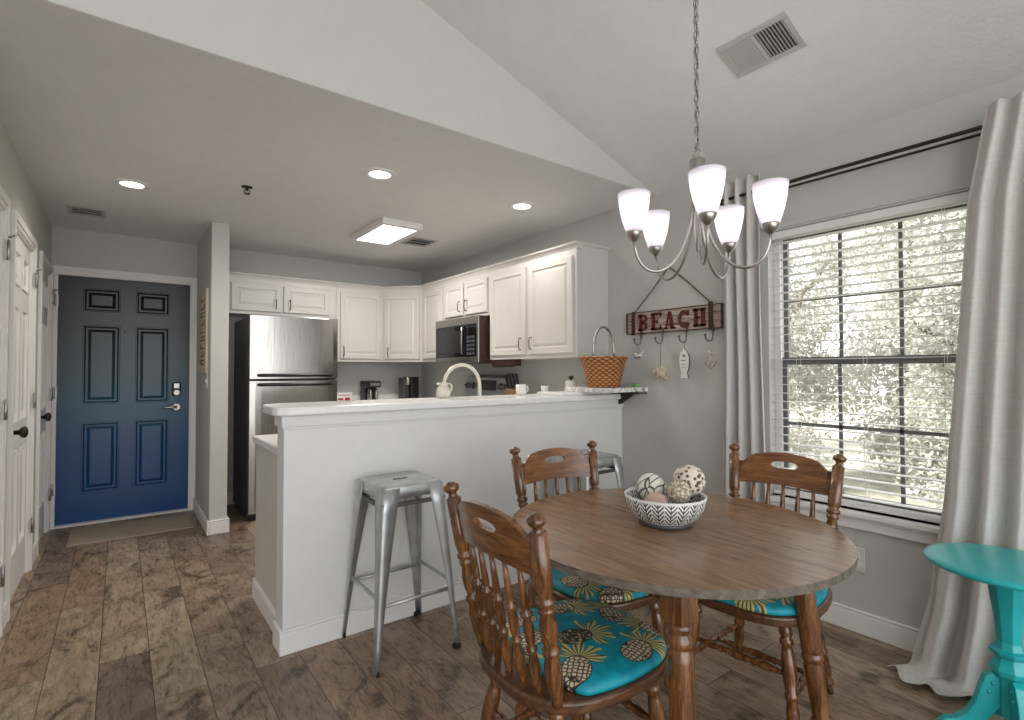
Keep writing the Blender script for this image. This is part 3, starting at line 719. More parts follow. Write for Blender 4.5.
# base cabinets, counters
def base_cab(name, x0, x1, y0, y1, label, front='y', n=2, zt=.87):
    c = tag(empty(name, (0, 0, 0)), label, 'cabinet', 'base cabinets')
    MB().box(x0, x1, y0, y1, 0.0, zt).obj('body', 'cab', c, bevel=.002)
    for k in range(n):
        if front == '-y':
            wd = (x1-x0)/n; cab_door(c, wd-.02, zt-.2, (x0+k*wd+.01, y0, .14), 0, (.05, .5))
        elif front == '-x':
            wd = (y1-y0)/n; cab_door(c, wd-.02, zt-.2, (x0, y0+(k+1)*wd-.01, .14), -PI/2, (.05, .5))
        else:
            wd = (x1-x0)/n; cab_door(c, wd-.02, zt-.2, (x0+(k+1)*wd-.01, y1, .14), PI, (.05, .5))
    return c
base_cab('base_cabinet', 1.63, 2.17, 4.985, YD-.002, 'white base cabinet under the back counter beside the refrigerator', '-y', 1)
base_cab('base_cabinet', 2.245, XR-.002, 4.47, YD-.002, 'white corner base cabinet left of the range', '-x', 1)
base_cab('base_cabinet', 2.245, XR-.002, 3.13, 3.68, 'white base cabinet under the counter right of the range', '-x', 1)
base_cab('base_cabinet', .617, 2.22, PY+.125, 3.22, 'white base cabinet run behind the peninsula wall', '+y', 3, .862)
tag(MB().box(1.63, XR-.002, 4.955, YD-.002, .871, .91).box(2.215, XR-.002, 4.47, 4.955, .871, .91).obj('kitchen_countertop', 'counter', bevel=.004), 'white L-shaped countertop on the back wall under the coffee makers', 'countertop')
struct(MB().box(1.63, XR-.002, YD-.018, YD-.001, .911, 1.0).obj('trim_backsplash', 'counter', bevel=.002))
tag(MB().box(2.215, XR-.002, PY+.125, 3.68, .871, .91).obj('side_countertop', 'counter', bevel=.004), 'white countertop right of the range under the wall cabinets', 'countertop')
tag(MB().box(.60, 2.212, PY+.123, 3.25, .863, .90).obj('sink_countertop', 'counter', bevel=.006), 'lower white countertop behind the peninsula, its end showing beside the knee wall', 'countertop')
base_board('baseboard_cabinet_end', .600, .617, PY+.14, 3.215)
# bar top
bt = MB(); by0, by1 = PY-.04, 2.83
bt.prism([(.60, by0), (XR-.001, by0), (XR-.001, by1), (.62, by1), (.56, by1-.05), (.545, by1-.12), (.545, by0+.06), (.556, by0+.02)], 'z', 1.0635, 1.103)
tag(bt.obj('bar_counter', 'counter', bevel=.01, seg=3), 'long white bar top capping the peninsula wall', 'countertop')

# range
rg = tag(empty('range', (2.23, 3.69, 0)), 'stainless electric range with control panel under the microwave', 'stove')
MB().box(.02, .61, 0, .765, .02, .905).obj('body', 'bluegray', rg, bevel=.004)
MB().box(.0, .02, .02, .745, .22, .84).obj('oven_door', 'steel', rg, bevel=.004)
MB().tube([(.02, .08, .78), (-.035, .08, .78), (-.035, .685, .78), (.02, .685, .78)], .011, 8).obj('oven_handle', 'steel', rg)
MB().box(.02, .56, .01, .755, .905, .915).obj('cooktop', 'glassblack', rg, bevel=.003)
MB().prism([(.53, .905), (.61, .905), (.61, 1.225), (.57, 1.225), (.545, 1.20)], 'y', 0, .765).obj('back_guard', 'galv', rg, bevel=.006)
MB().obox((.541, .38, 1.12), (1, 0, 0.05), (0, 1, 0), (-.05, 0, 1), .004, .15, .055).obj('clock_display', 'display', rg)
for k, y in enumerate((.06, .15, .62, .71)):
    m = MB(); m.turned((.545, y, 1.12), (.510, y, 1.12), [(0, .032), (.3, .032), (.35, .024), (1, .02)], 16); m.obj('control_knob', 'pull', rg)

# coffee makers on the back counter
cm = tag(empty('coffee_maker', (2.13, 5.33, .91)), 'squat black coffee maker with twin silver spouts on the back counter', 'coffee maker')
MB().box(-.085, .085, 0, .14, 0, .25).box(-.085, .085, -.10, 0, 0, .03).obj('body', 'black', cm, bevel=.008)
MB().box(-.095, .095, -.12, .14, .18, .25).obj('brew_head', 'black', cm, bevel=.015)
m = MB()
for x in (-.045, .045): m.lathe((x, -.06, .03), [(.001, 0), (.028, .001), (.033, .06), (.033, .10), (.026, .13), (.02, .14)], 16)
m.obj('cups', 'nickel', cm)
MB().box(-.07, .07, -.125, -.118, .20, .23).obj('panel', 'nickel', cm, bevel=.003)
km = tag(empty('coffee_maker', (2.55, 5.33, .91)), 'tall black pod coffee machine with silver front, beside the corner', 'coffee maker')
MB().box(-.02, .10, -.08, .14, 0, .29).obj('body', 'black', km, bevel=.012)
MB().box(-.10, -.015, -.02, .12, 0, .28).obj('water_tank', 'bluegray', km, bevel=.01)
MB().turned((-.055, -.04, .20), (-.055, -.04, .285), [(0, .035), (.3, .04), (.9, .04), (1, .03)], 20).obj('brew_head', 'nickel', km)
MB().box(-.10, .10, -.08, -.02, 0, .025).obj('drip_tray', 'nickel', km, bevel=.004)
cm.scale = (.72, 1, 1); km.scale = (.8, 1, 1); km.location.x += .03
# faucet
fc = tag(empty('faucet', (1.966, 2.98, .90)), 'tall pale gooseneck kitchen faucet rising behind the bar', 'faucet')
pts = [(0, 0, 0), (0, 0, .12), (0, 0, .25)]
for k in range(13):
    a = PI*k/12; pts.append((-.14+.14*math.cos(a), 0, .265+.14*math.sin(a)))
pts.append((-.284, 0, .235))
MB().tube(pts, [.014]*3+[.0125]*13+[.0125], 12).obj('spout', 'cream', fc)
MB().turned((0, 0, 0), (0, 0, .05), [(0, .03), (.3, .03), (.5, .02), (1, .017)], 20).obj('faucet_base', 'cream', fc)
MB().turned((-.284, 0, .25), (-.29, 0, .165), [(0, .014), (.3, .018), (.9, .017), (1, .012)], 14).obj('spray_head', 'cream', fc)
MB().tube([(.015, 0, .05), (.05, 0, .065), (.08, 0, .10)], [.008, .006, .005], 8).obj('faucet_lever', 'cream', fc)
# pitcher on bar
PTS = .74
pt = tag(empty('pitcher', (1.535, 2.72, 1.103)), 'small cream ceramic pitcher with handle on the bar top', 'pitcher')
MB().lathe((0, 0, 0), [(.001, .001), (.032, 0), (.044, .02), (.046, .05), (.036, .085), (.028, .10), (.031, .122), (.034, .125), (.028, .122), (.024, .1), (.03, .08), (.04, .05), (.001, .01)], 28).obj('body', 'cream', pt)
MB().tube([(.030, 0, .112), (.052, 0, .115), (.062, 0, .09), (.058, 0, .06), (.044, 0, .045)], .006, 10).obj('handle', 'cream', pt)
MB().prism([(-.02, -.012), (-.048, 0), (-.02, .012)], 'z', .108, .124).obj('spout', 'cream', pt, bevel=.003)
pt.scale = (.95, .95, PTS)
# knife block
kb = tag(empty('knife_block', (2.62, 3.47, .91), math.radians(200)), 'slanted wooden knife block with black handles on the side counter', 'knife block')
MB().prism([(-.06, 0), (.07, 0), (.03, .20), (-.05, .23), (-.09, .18)], 'y', -.055, .055).obj('block', 'knifewood', kb, bevel=.004)
for i in range(6):
    y = -.036+.036*(i % 3); r = i//3
    p = Vector((.0-.045*r+.01, y, .205+.01*r)); d = Vector((.32, 0, .95))
    MB().obox(p+d*.06, (1, 0, -.34), (0, 1, 0), d, .010, .008, .06).obj('knife_handle', 'black', kb, bevel=.004)
# mug, jar, glass, box on bar
def at_bar(u, y):  # x for a bar item seen in pixel column u at depth y
    d = F_+R2*((u-512)/519.85); return d.x/d.y*y
mg = tag(empty('mug', (at_bar(521, 2.73), 2.73, 1.103)), 'small white mug on the bar beside the knife block', 'mug')
MB().lathe((0, 0, 0), [(.001, .001), (.028, 0), (.035, .008), (.036, .07), (.033, .07), (.032, .01), (.001, .006)], 24).obj('body', 'whitecer', mg)
MB().tube([(.034, -.0, .055), (.055, 0, .055), (.058, 0, .03), (.034, 0, .015)], .005, 8).obj('handle', 'whitecer', mg)
jr = tag(empty('jar', (at_bar(571, 2.76), 2.76, 1.103)), 'white lidded canister with dark knob beside the basket', 'jar')
MB().lathe((0, 0, 0), [(.001, .001), (.04, 0), (.043, .01), (.043, .08), (.04, .088), (.001, .092)], 28).obj('body', 'whitecer', jr)
MB().turned((0, 0, .09), (0, 0, .125), [(0, .008), (.3, .009), (.5, .018), (.9, .018), (1, .01)], 16).obj('knob', 'bronze', jr)
tag(MB().lathe((at_bar(544.5, 2.76), 2.76, 1.103), [(.001, .002), (.022, 0), (.027, .055), (.025, .055), (.020, .006), (.001, .005)], 20).obj('glass', 'switch'), 'tiny pale votive glass on the bar left of the canister', 'glass')
sb = tag(empty('small_box', (at_bar(345, 2.72), 2.72, 1.103), -.5), 'little white packet with red print on the bar by the refrigerator', 'box')
MB().box(-.036, .036, -.02, .02, 0, .048).obj('carton', 'switch', sb, bevel=.002)
MB().box(-.03, -.004, -.0212, -.0202, .010, .020).box(.004, .03, -.0212, -.0202, .008, .024).box(-.03, .03, -.0212, -.0202, .034, .038).obj('print', 'red', sb)

# marble board + tray at the wall end of the bar, basket on them
tag(MB().box(2.26, 2.72, 2.47, 2.72, 1.1035, 1.1225).obj('serving_tray', 'counter', bevel=.005), 'thin white tray lying on the bar under the marble board', 'tray')
mb = tag(empty('marble_board', (2.42, 2.25, 1.123)), 'white marble-look board jutting past the bar end under the basket', 'board')
MB().box(0, .425, 0, .37, 0, .03).obj('slab', 'marble', mb, bevel=.004)
m = MB()
for x in (.28, .36): m.tube([(x, -.003, .028), (x+.02, -.004, .0), (x+.05, .0, -.012), (x+.03, .12, -.012)], .0025, 6)
m.obj('wire_hanger', 'bronze', mb)
tag(MB().prism([(PY-.17, 1.118), (PY-.016, 1.118), (PY-.016, 1.03), (PY-.03, 1.03)], 'x', XR-.06, XR-.035).obj('underside_shade', 'black', bevel=.003), 'black wedge added as shade under the jutting end of the marble board', 'bracket')  # solid black wedge stands in for the shade below the overhang
tag(MB().lathe((2.815, 2.33, 1.1535), [(.001, 0), (.02, 0), (.022, .01), (.02, .02), (.001, .021)], 16).obj('green_sponge', 'green', bevel=.002), 'little lime green item on the marble board by the wall', 'sponge')
bk = tag(empty('basket', (2.605, 2.43, 1.1535)), 'woven brown wicker basket with tall hoop handle on the bar end', 'basket')
m = MB(); pr = []; n = 22
for i in range(n+1):
    z = .195*i/n; r = .128+.052*(i/n)**1.3; pr.append((r+.0022*(1 if i % 2 else -1), z))
pr = [(.002, .001), (.12, 0)]+pr+[(pr[-1][0]-.012, .195), (.12, .02), (.002, .018)]
m.lathe((0, 0, 0), pr, 48, sy=.72); m.obj('woven_body', 'weave', bk)
m = MB(); m.tube([(.182*math.cos(a), .131*math.sin(a), .197) for a in [2*PI*k/40 for k in range(41)]], .008, 8); m.obj('rim', 'weave', bk)
pts = [(-.10, 0, .17)]+[(-.10*math.cos(PI*k/16), 0, .24+.165*math.sin(PI*k/16)) for k in range(17)]+[(.10, 0, .17)]
MB().tube(pts, .008, 8).obj('hoop_handle', 'nickel', bk)
MB().sphere((-.05, 0, .185), .055, sc=(1.2, .9, .5)).sphere((.04, .01, .185), .04, sc=(1.2, 1, .5)).obj('cloth_lining', 'linen_l', bk)

# ------------------------------------------------------------------ BEACH sign
bs = tag(empty('beach_sign', (XR, 2.06, 1.59)), 'weathered plank sign reading BEACH with four coat hooks on the wall', 'sign')
# local: x out of the wall is negative, y: left in picture is +y
MB().box(-.020, -.001, -.365, .365, .026, .072).box(-.020, -.001, -.365, .365, -.024, .024).box(-.020, -.001, -.365, .365, -.073, -.026).obj('planks', 'signboard', bs, bevel=.002)
m = MB()
for y in (-.285, .305): m.box(-.026, -.018, y-.014, y+.014, -.08, .08 if y > 0 else .09)
m.box(-.026, -.018, -.366, -.352, -.073, .073); m.box(-.026, -.018, .354, .366, -.073, .073)
m.box(-.0215, -.018, -.365, .365, -.075, -.068).box(-.0215, -.018, -.365, .365, .068, .075)
m.obj('cross_battens', 'wood_refl', bs, bevel=.002)
def letters():
    m = MB(); hh = .112; y = .262; xx0, xx1 = -.025, -.0195
    def bx(a0, a1, z0, z1): m.box(xx0, xx1, y-a1, y-a0, z0-hh/2, z1-hh/2)
    def quad(p): m.prism([(y-a, z-hh/2) for a, z in p], 'x', xx0, xx1)
    def arc(cx_, cz, r0, r1, a0, a1, sx=1, sz=1, n=14):
        for k in range(n):
            t0 = a0+(a1-a0)*k/n; t1 = a0+(a1-a0)*(k+1)/n
            quad([(cx_+r*sx*math.cos(t), cz+r*sz*math.sin(t)) for r, t in ((r0, t0), (r1, t0), (r1, t1), (r0, t1))])
    s = .026; wl = .084; sf = .016; pitch = .105
    # B
    bx(0, .03, 0, sf); bx(0, .03, hh-sf, hh); bx(.008, .008+s, 0, hh)
    for z0, z1, e in ((0, hh/2+.003, .034), (hh/2-.003, hh, .030)):
        cz = (z0+z1)/2; rr = (z1-z0)/2; bx(.02, .042, z0, z0+sf-.002); bx(.02, .042, z1-sf+.002, z1); arc(.042, cz, rr-.019, rr, -PI/2, PI/2, 1.15)
    y -= pitch
    # E
    bx(0, wl, 0, sf); bx(0, wl, hh-sf, hh); bx(.008, .008+s, 0, hh); bx(.02, .055, hh/2-.006, hh/2+.006); bx(wl-.010, wl, 0, .028); bx(wl-.010, wl, hh-.028, hh); bx(.05, .058, hh/2-.014, hh/2+.014)
    y -= pitch
    # A
    quad([(.008, 0), (.020, 0), (.044, hh), (.034, hh)]); quad([(.050, 0), (.080, 0), (.056, hh), (.034, hh)]); bx(.02, .06, .022, .033); bx(0, .03, 0, .010); bx(.05, .088, 0, .010)
    y -= pitch+.006
    # C
    arc(.042, hh/2, .030, .056, .75, 2*PI-.75, .82, 1, 22); bx(.068, .077, hh-.036, hh-.004); bx(.068, .077, .006, .03)
    y -= pitch
    # H
    for a in (.008, .056): bx(a, a+s, 0, hh); bx(a-.008, a+s+.008, 0, sf-.001); bx(a-.008, a+s+.008, hh-sf+.001, hh)
    bx(.02, .06, hh/2-.007, hh/2+.007)
    return m
letters().obj('lettering', 'signdark', bs)
for y in (.238, .062, -.118, -.300):
    m = MB(); m.box(-.022, -.019, y-.010, y+.010, -.085, -.045)
    m.tube([(-.022, y, -.07), (-.024, y, -.115), (-.034, y, -.145), (-.052, y+.012, -.150), (-.064, y+.022, -.135), (-.066, y+.024, -.115)], .005, 8); m.sphere((-.066, y+.024, -.112), .008, seg=10)
    m.obj('hook', 'pull', bs)
MB().tube([(-.022, .29, .075), (-.012, .15, .215), (-.006, .03, .345), (-.006, .02, .350), (-.012, -.12, .235), (-.022, -.285, .085)], .004, 6).obj('hanging_rope', 'rope', bs)
MB().turned((0, .025, .352), (-.018, .025, .352), [(0, .003), (.8, .003), (.82, .007), (1, .007)], 8).obj('nail', 'bronze', bs)
def ornament(name, y, ztop, label, cat):
    t = tag(empty(name, (XR-.045, y, ztop)), label, cat); return t
o_ = ornament('shell_cluster', 2.125, 1.45, 'cluster of small shells and starfish hanging from the BEACH sign', 'ornament')
MB().tube([(0, 0, 0), (0, 0, -.16)], .0015, 5).obj('string', 'rope', o_)
m = MB(); random.seed(5)
for k in range(9): m.sphere((random.uniform(-.015, .015), random.uniform(-.045, .045), -.20+random.uniform(-.03, .03)), random.uniform(.012, .02), seg=8, sc=(.6, 1, 1))
star = []
for k in range(10):
    a = 2*PI*k/10+PI/2; r = .042 if k % 2 == 0 else .017; star.append((r*math.cos(a)-.01, r*math.sin(a)-.20))
m.prism(star, 'x', -.022, -.012); m.obj('shells', 'shell', o_)
o_ = ornament('fish_ornament', 1.943, 1.45, 'white wooden fish hanging nose-up from the BEACH sign', 'ornament')
MB().tube([(0, 0, 0), (0, 0, -.06)], .0015, 5).obj('string', 'rope', o_)
fo = [(0, -.05), (.018, -.07), (.030, -.10), (.032, -.13), (.026, -.17), (.016, -.20), (.026, -.235), (-.026, -.235), (-.016, -.20), (-.026, -.17), (-.032, -.13), (-.030, -.10), (-.018, -.07)]
MB().prism(fo, 'x', -.012, .004).obj('body', 'fishwhite', o_, bevel=.003)
m = MB(); m.box(-.0135, -.0115, -.012, .004, -.10, -.088).box(-.0135, -.0115, -.016, .016, -.124, -.120); m.prism([(a*1.12, b*1.0-.001) for a, b in fo], 'x', .0045, .009)
for zz in (-.15, -.17): m.box(-.0135, -.0115, -.012, .012, zz, zz+.003)
m.obj('markings', 'grayink', o_)
o_ = ornament('anchor_ornament', 1.765, 1.40, 'small pale anchor-shaped ornament under the rightmost sign hook', 'ornament')
m = MB(); m.tube([(0, .0, -.02), (0, 0, -.13)], .005, 6); m.tube([(0, .038*math.cos(a), -.075+.038*math.sin(a)) for a in [PI+PI*k/10 for k in range(11)]], .0055, 6)
m.tube([(0, -.02, -.04), (0, .02, -.04)], .004, 6); m.tube([(0, .012*math.cos(a), -.012+.012*math.sin(a)) for a in [2*PI*k/10 for k in range(11)]], .003, 6); m.tube([(0, -.005+.03*math.cos(a), -.06+.022*math.sin(a)) for a in [2*PI*k/12 for k in range(13)]], .004, 6)
m.obj('anchor', 'shell', o_)
o_ = ornament('bird_ornament', 2.30, 1.44, 'tiny white bird-shaped ornament under the leftmost sign hook', 'ornament')
m = MB(); m.sphere((0, 0, -.075), .018, seg=10, sc=(.6, 1.7, .6)); m.prism([(-.02, -.07), (-.05, -.03), (-.005, -.065)], 'x', -.003, .003); m.sphere((0, .028, -.066), .010, seg=8)
m.obj('bird', 'fishwhite', o_)
MB().box(-.008, .008, -.004, .034, -.092, -.086).obj('bird_base', 'grayink', o_)
MB().tube([(0, 0, .0), (0, 0, -.07)], .0012, 5).obj('string', 'rope', o_)

# ------------------------------------------------------------------ window
wn = struct(empty('window_1', (XR, 0, 0)))
xf0, xf1 = .075, .12
m = MB()
fw = .035
m.box(xf0-.015, .15, WY0, WY0+fw, WZ0, WZ1).box(xf0-.015, .15, WY1-fw, WY1, WZ0, WZ1).box(xf0-.015, .15, WY0+fw, WY1-fw, WZ1-fw, WZ1).box(xf0-.015, .15, WY0+fw, WY1-fw, WZ0, WZ0+.03)
m.obj('window_frame', 'trim', wn, bevel=.002)
ya, yb = WY0+fw, WY1-fw; zm = 1.315
for nm, z0, z1, xo in (('lower_sash', WZ0+.03, zm+.02, .0), ('upper_sash', zm-.02, WZ1-fw, .022)):
    m = MB(); s = .024; X0, X1 = xf0+xo, xf0+xo+.022
    m.box(X0, X1, ya, ya+s, z0, z1).box(X0, X1, yb-s, yb, z0, z1).box(X0, X1, ya+s, yb-s, z0, z0+s).box(X0, X1, ya+s, yb-s, z1-s, z1)
    for k in (1, 2):
        yy = ya+s+(yb-ya-2*s)*k/3; m.box(X0+.006, X1-.006, yy-.009, yy+.009, z0+s, z1-s)
    zz = (z0+z1)/2; m.box(X0+.006, X1-.006, ya+s, yb-s, zz-.009, zz+.009)
    sash = m.obj(nm, 'vinyl', wn, bevel=.0015)
    MB().box(X0+.009, X0+.012, ya+s, yb-s, z0+s, z1-s).obj('glass_pane', 'glass', sash)
struct(MB().box(XR-.045, XR+.06, WY0-.05, WY1+.05, WZ0-.025, WZ0).box(XR-.02, XR, WY0-.035, WY1+.035, WZ0-.085, WZ0-.025).box(XR-.028, XR, WY0-.045, WY1+.045, WZ0-.040, WZ0-.025).obj('window_stool', 'trim', bevel=.004))
struct(MB().box(XR-.006, XR+.07, WY0, WY1, WZ1-.010, WZ1+.0).box(XR-.012, XR, WY0-.03, WY1+.03, WZ1, WZ1+.03).obj('trim_window_head', 'wall', bevel=.002))
bl = tag(empty('window_blind', (XR, 0, 0)), 'white two-inch slat blind, open, in the window', 'blind')
MB().box(.004, .058, WY0+.008, WY1-.008, WZ1-.052, WZ1-.012).obj('headrail', 'blind', bl, bevel=.002)
m = MB(); z = WZ1-.075; k = 0
while z > WZ0+.05:
    m.obox((.032, (WY0+WY1)/2, z), (1, 0, 0), (0, 1, 0), (0, 0, 1), .0245, (WY1-WY0)/2-.012, .0014); z -= .0455
m.obj('slats', 'blind', bl)
MB().box(.01, .055, WY0+.01, WY1-.01, WZ0+.008, WZ0+.028).obj('bottom_rail', 'blind', bl, bevel=.003)
m = MB()
for y in (WY0+.14, (WY0+WY1)/2, WY1-.14):
    for x in (.009, .055): m.tube([(x, y, WZ0+.02), (x, y, WZ1-.05)], .0011, 5)
m.obj('ladder_cords', 'blind', bl)
MB().tube([(.0, WY1-.05, WZ1-.05), (-.002, WY1-.05, 1.25)], .004, 6).obj('tilt_wand', 'glass', bl)

# curtain rod & curtains
cr = tag(empty('curtain_rod', (XR-.095, 0, 2.242)), 'dark bronze double curtain rod above the window', 'curtain rod')
MB().turned((0, -.35, 0), (0, 1.72, 0), [(0, .009), (1, .009)], 14).obj('front_rod', 'bronze', cr)
MB().turned((.045, -.35, -.012), (.045, 1.68, -.012), [(0, .006), (1, .006)], 12).obj('rear_rod', 'bronze', cr)
MB().sphere((0, 1.735, 0), .02).obj('finial', 'bronze', cr)
for y in (1.66, -.2):
    MB().box(.0, .095, y-.008, y+.008, -.02, -.010).box(.086, .095, y-.015, y+.015, -.05, .04).obj('bracket', 'bronze', cr)
def curtain(name, label, mat, yfn, xfn, z0, z1, ns, nz, pool=None):
    bm = bmesh.new(); g = []
    for j in range(nz+1):
        t = j/nz; row = []
        for i in range(ns+1):
            s = i/ns; x, y, z = pool(s, t) if pool else (xfn(s, t), yfn(s, t), z0+(z1-z0)*t)
            row.append(bm.verts.new((x, y, z)))
        g.append(row)
    for j in range(nz):
        for i in range(ns): bm.faces.new((g[j][i], g[j][i+1], g[j+1][i+1], g[j+1][i])).smooth = True
    mbk = MB(); mbk.bm.free(); mbk.bm = bm
    o = mbk.obj(name, mat); s = o.modifiers.new('thick', 'SOLIDIFY'); s.thickness = .003; s.offset = 0
    return tag(o, label, 'curtain', None)
# right curtain: t=0 floor .. 1 top ; s=0 left (y large) .. 1 right
def rc(s, t):
    ztop = 2.315
    if t < .08:   # pooled hem on the floor
        q = t/.08; z = .006+.012*(1-q)+ .02*abs(math.sin(s*19))*(1-q)
        sp_ = (1-q)
    else:
        q = 1; sp_ = 0; z = .02+(ztop-.02)*((t-.08)/.92)
    tt = max(0, (t-.08)/.92); fl = (1-tt)**2.0
    fold = math.sin(s*PI*2*6.3+.6+.5*math.sin(3*tt))*(.022+.016*fl) + .008*math.sin(s*37+4*tt)*(1-tt)
    yl = float(np.interp(z, [0, .1, .29, .73, 1.35, 1.95, 2.3], [.775, .755, .71, .655, .605, .562, .50]))
    y = .08+(yl-.08)*(1-s)+sp_*.05*(1-s)
    x = XR-.130+fold*.9-fl*.03-sp_*(.12+.05*math.sin(s*9))-.02*fl*math.exp(-((s-.35)/.2)**2)
    x = min(x, XR-.02)
    return x, y, z
curtain('curtain', 'long linen curtain pooling on the floor behind the turquoise table', 'linen', None, None, 0, 0, 160, 60, rc)
def lc(s, t):
    z = .012+2.325*t
    fold = math.sin(s*PI*2*3.6+.4+.4*math.sin(2*t))*(.026+.008*(1-t))
    y = 1.655-.235*s+.006*math.sin(7*t+3*s)+(1-t)*.03*(.5-s)
    return min(XR-.092+fold, XR-.02), y, z
curtain('curtain', 'narrow pale curtain panel between the BEACH sign and the window', 'linen_l', None, None, 0, 0, 90, 40, lc)
ot = tag(empty('wall_outlet', (XR, 1.022, .352)), 'white electrical outlet plate on the wall under the window', 'outlet')
MB().box(-.006, 0, -.036, .036, -.058, .058).obj('plate', 'switch', ot, bevel=.003)
for z in (-.022, .022): MB().box(-.009, -.005, -.016, .016, z-.014, z+.014).obj('socket', 'trim', ot, bevel=.004)

# ------------------------------------------------------------------ stools
def make_stool():
    t = empty('metal_bar_stool', (0, 0, 0))
    HS = .765; a = .148; b_ = .205
    def rsq(h, r, n=6):
        o = []
        for qx, qy, a0 in ((1, 1, 0), (-1, 1, PI/2), (-1, -1, PI), (1, -1, 3*PI/2)):
            for k in range(n+1):
                an = a0+PI/2*k/n; o.append((qx*(h-r)+r*math.cos(an), qy*(h-r)+r*math.sin(an)))
        return o
    m = MB(); pr = None
    for h, r, z in ((.150, .035, .706), (.1495, .035, .73), (.1485, .035, HS-.012), (.143, .035, HS-.002), (.132, .03, HS), (.125, .03, HS-.004)):
        rg_ = [m.bm.verts.new((x, y, z)) for x, y in rsq(h, r)]
        if pr:
            for k in range(len(rg_)): m.bm.faces.new((pr[k], pr[(k+1) % len(rg_)], rg_[(k+1) % len(rg_)], rg_[k])).smooth = True
        pr = rg_
    m.bm.faces.new(pr)
    o = m.obj('seat', 'galv', t); s = o.modifiers.new('t', 'SOLIDIFY'); s.thickness = .002; s.offset = -1
    MB().box(-.035, .035, -.008, .008, HS-.0055, HS-.0025).obj('hand_slot', 'ventdark', t)
    for sx in (-1, 1):
        for sy in (-1, 1):
            m = MB(); prev = None
            top = Vector((sx*.1515, sy*.1515, .752)); bot = Vector((sx*b_, sy*b_, .012))
            # curved sheet-metal channel: an L section with round corner, wide at top, narrow at foot
            for k in range(9):
                q = k/8; p = top.lerp(bot, q); wd = .082*(1-q)**1.3+.022*q+.0; rr = .022*(1-q)+.012*q
                sec = [(-wd, 0)]
                for j in range(6):
                    an = PI/2-PI/2*j/5; sec.append((-rr+rr*math.cos(an), -rr+rr*math.sin(an)))
                sec.append((0, -wd))
                ring = [m.bm.verts.new((p.x+sx*c0, p.y+sy*c1, p.z)) for c0, c1 in sec]
                if prev:
                    for j in range(len(ring)-1): m.bm.faces.new((prev[j], prev[j+1], ring[j+1], ring[j])).smooth = True
                prev = ring
            lg = m.obj('leg', 'galv', t); s = lg.modifiers.new('t', 'SOLIDIFY'); s.thickness = .003; s.offset = -1 if sx*sy > 0 else -1
            MB().box(bot.x-sx*.022-.012, bot.x-sx*.008+.010, bot.y-.018 if sy > 0 else bot.y-.004, bot.y+.004 if sy > 0 else bot.y+.018, 0, .022).obj('foot_cap', 'rubber', lg, bevel=.003)
    q = 1-.27/.73
    for z in (.27, .30):
        tq = (.73-z)/.718; e = .150+(b_-.150)*tq-.008
        for s in (-1, 1):
            m = MB()
            if z == .27: m.tube([(-e, s*e, z), (e, s*e, z)], .008, 8)
            else: m.tube([(s*e, -e, z), (s*e, e, z)], .008, 8)
            m.obj('footrest_bar', 'galv', t)
    m = MB(); e = .148
    for s in (-1, 1): m.box(-e, e, s*e-.006, s*e+.006, .672, .690).box(s*e-.006, s*e+.006, -e, e, .672, .690)
    m.obj('under_frame', 'bluegray', t)
    return t
s1 = make_stool(); s1.location = (1.053, 2.272, 0)
tag(s1, 'galvanized metal bar stool standing clear before the white peninsula', 'stool', 'metal bar stools at the peninsula')
s2 = copy_tree(s1); s2.location = (2.24, 2.235, 0)
s2['label'] = 'galvanized metal stool half hidden behind the table and far chair'

# ------------------------------------------------------------------ dining table
TX, TY, TR, TZ = 1.49, 1.10, .535, .745
tb = tag(empty('dining_table', (TX, TY, 0)), 'round wooden dining table on turned legs with a centre seam', 'table')
for s, nm in ((-1, 'tabletop_half'), (1, 'tabletop_half')):
    m = MB(); n = 48; out = [(s*.0008, -TR*.9999), ]
    out = [(s*(.0016)+s*TR*math.cos(a)*0.9985, TR*math.sin(a)) for a in [-PI/2+PI*k/n for k in range(n+1)]]
    m.prism(out, 'z', TZ-.022, TZ); o = m.obj(nm, ['tabletop', 'tableedge'], tb)
    for p in o.data.polygons:
        if abs(p.normal.z) < .5: p.material_index = 1
ax_, ay_ = .325, .27
legprof = [(0, .030), (.02, .033), (.04, .027), (.06, .034), (.085, .034), (.10, .027), (.115, .032), (.15, .033), (.30, .0325), (.42, .031), (.45, .033), (.465, .027), (.48, .033), (.50, .033), (.515, .027), (.54, .031), (.70, .027), (.80, .024), (.83, .031), (.85, .031), (.87, .023), (.93, .028), (1, .017)]
for sx in (-1, 1):
    for sy in (-1, 1):
        top = Vector((sx*ax_, sy*ay_, .722)); bot = Vector((sx*(ax_+.055), sy*(ay_+.06), 0)); d = (bot-top).normalized()
        m = MB(); blk = top+d*.105
        u = Vector((1, 0, 0)); u = (u-d*u.dot(d)).normalized(); v = d.cross(u)
        m.obox((top+blk)/2, u, v, d, .034, .034, .0525)
        m.turned(blk, bot, legprof, 20)
        m.obj('leg', 'legwood', tb, bevel=.003)
for sx in (-1, 1): MB().box(sx*ax_-.01, sx*ax_+.01, -ay_+.03, ay_-.03, .655, .722).obj('apron', 'legwood', tb, bevel=.002)
for sy in (-1, 1): MB().box(-ax_+.03, ax_-.03, sy*ay_-.01, sy*ay_+.01, .655, .722).obj('apron', 'legwood', tb, bevel=.002)
MB().box(-.28, .28, -.03, .03, .68, .722).obj('slide_rail', 'legwood', tb)

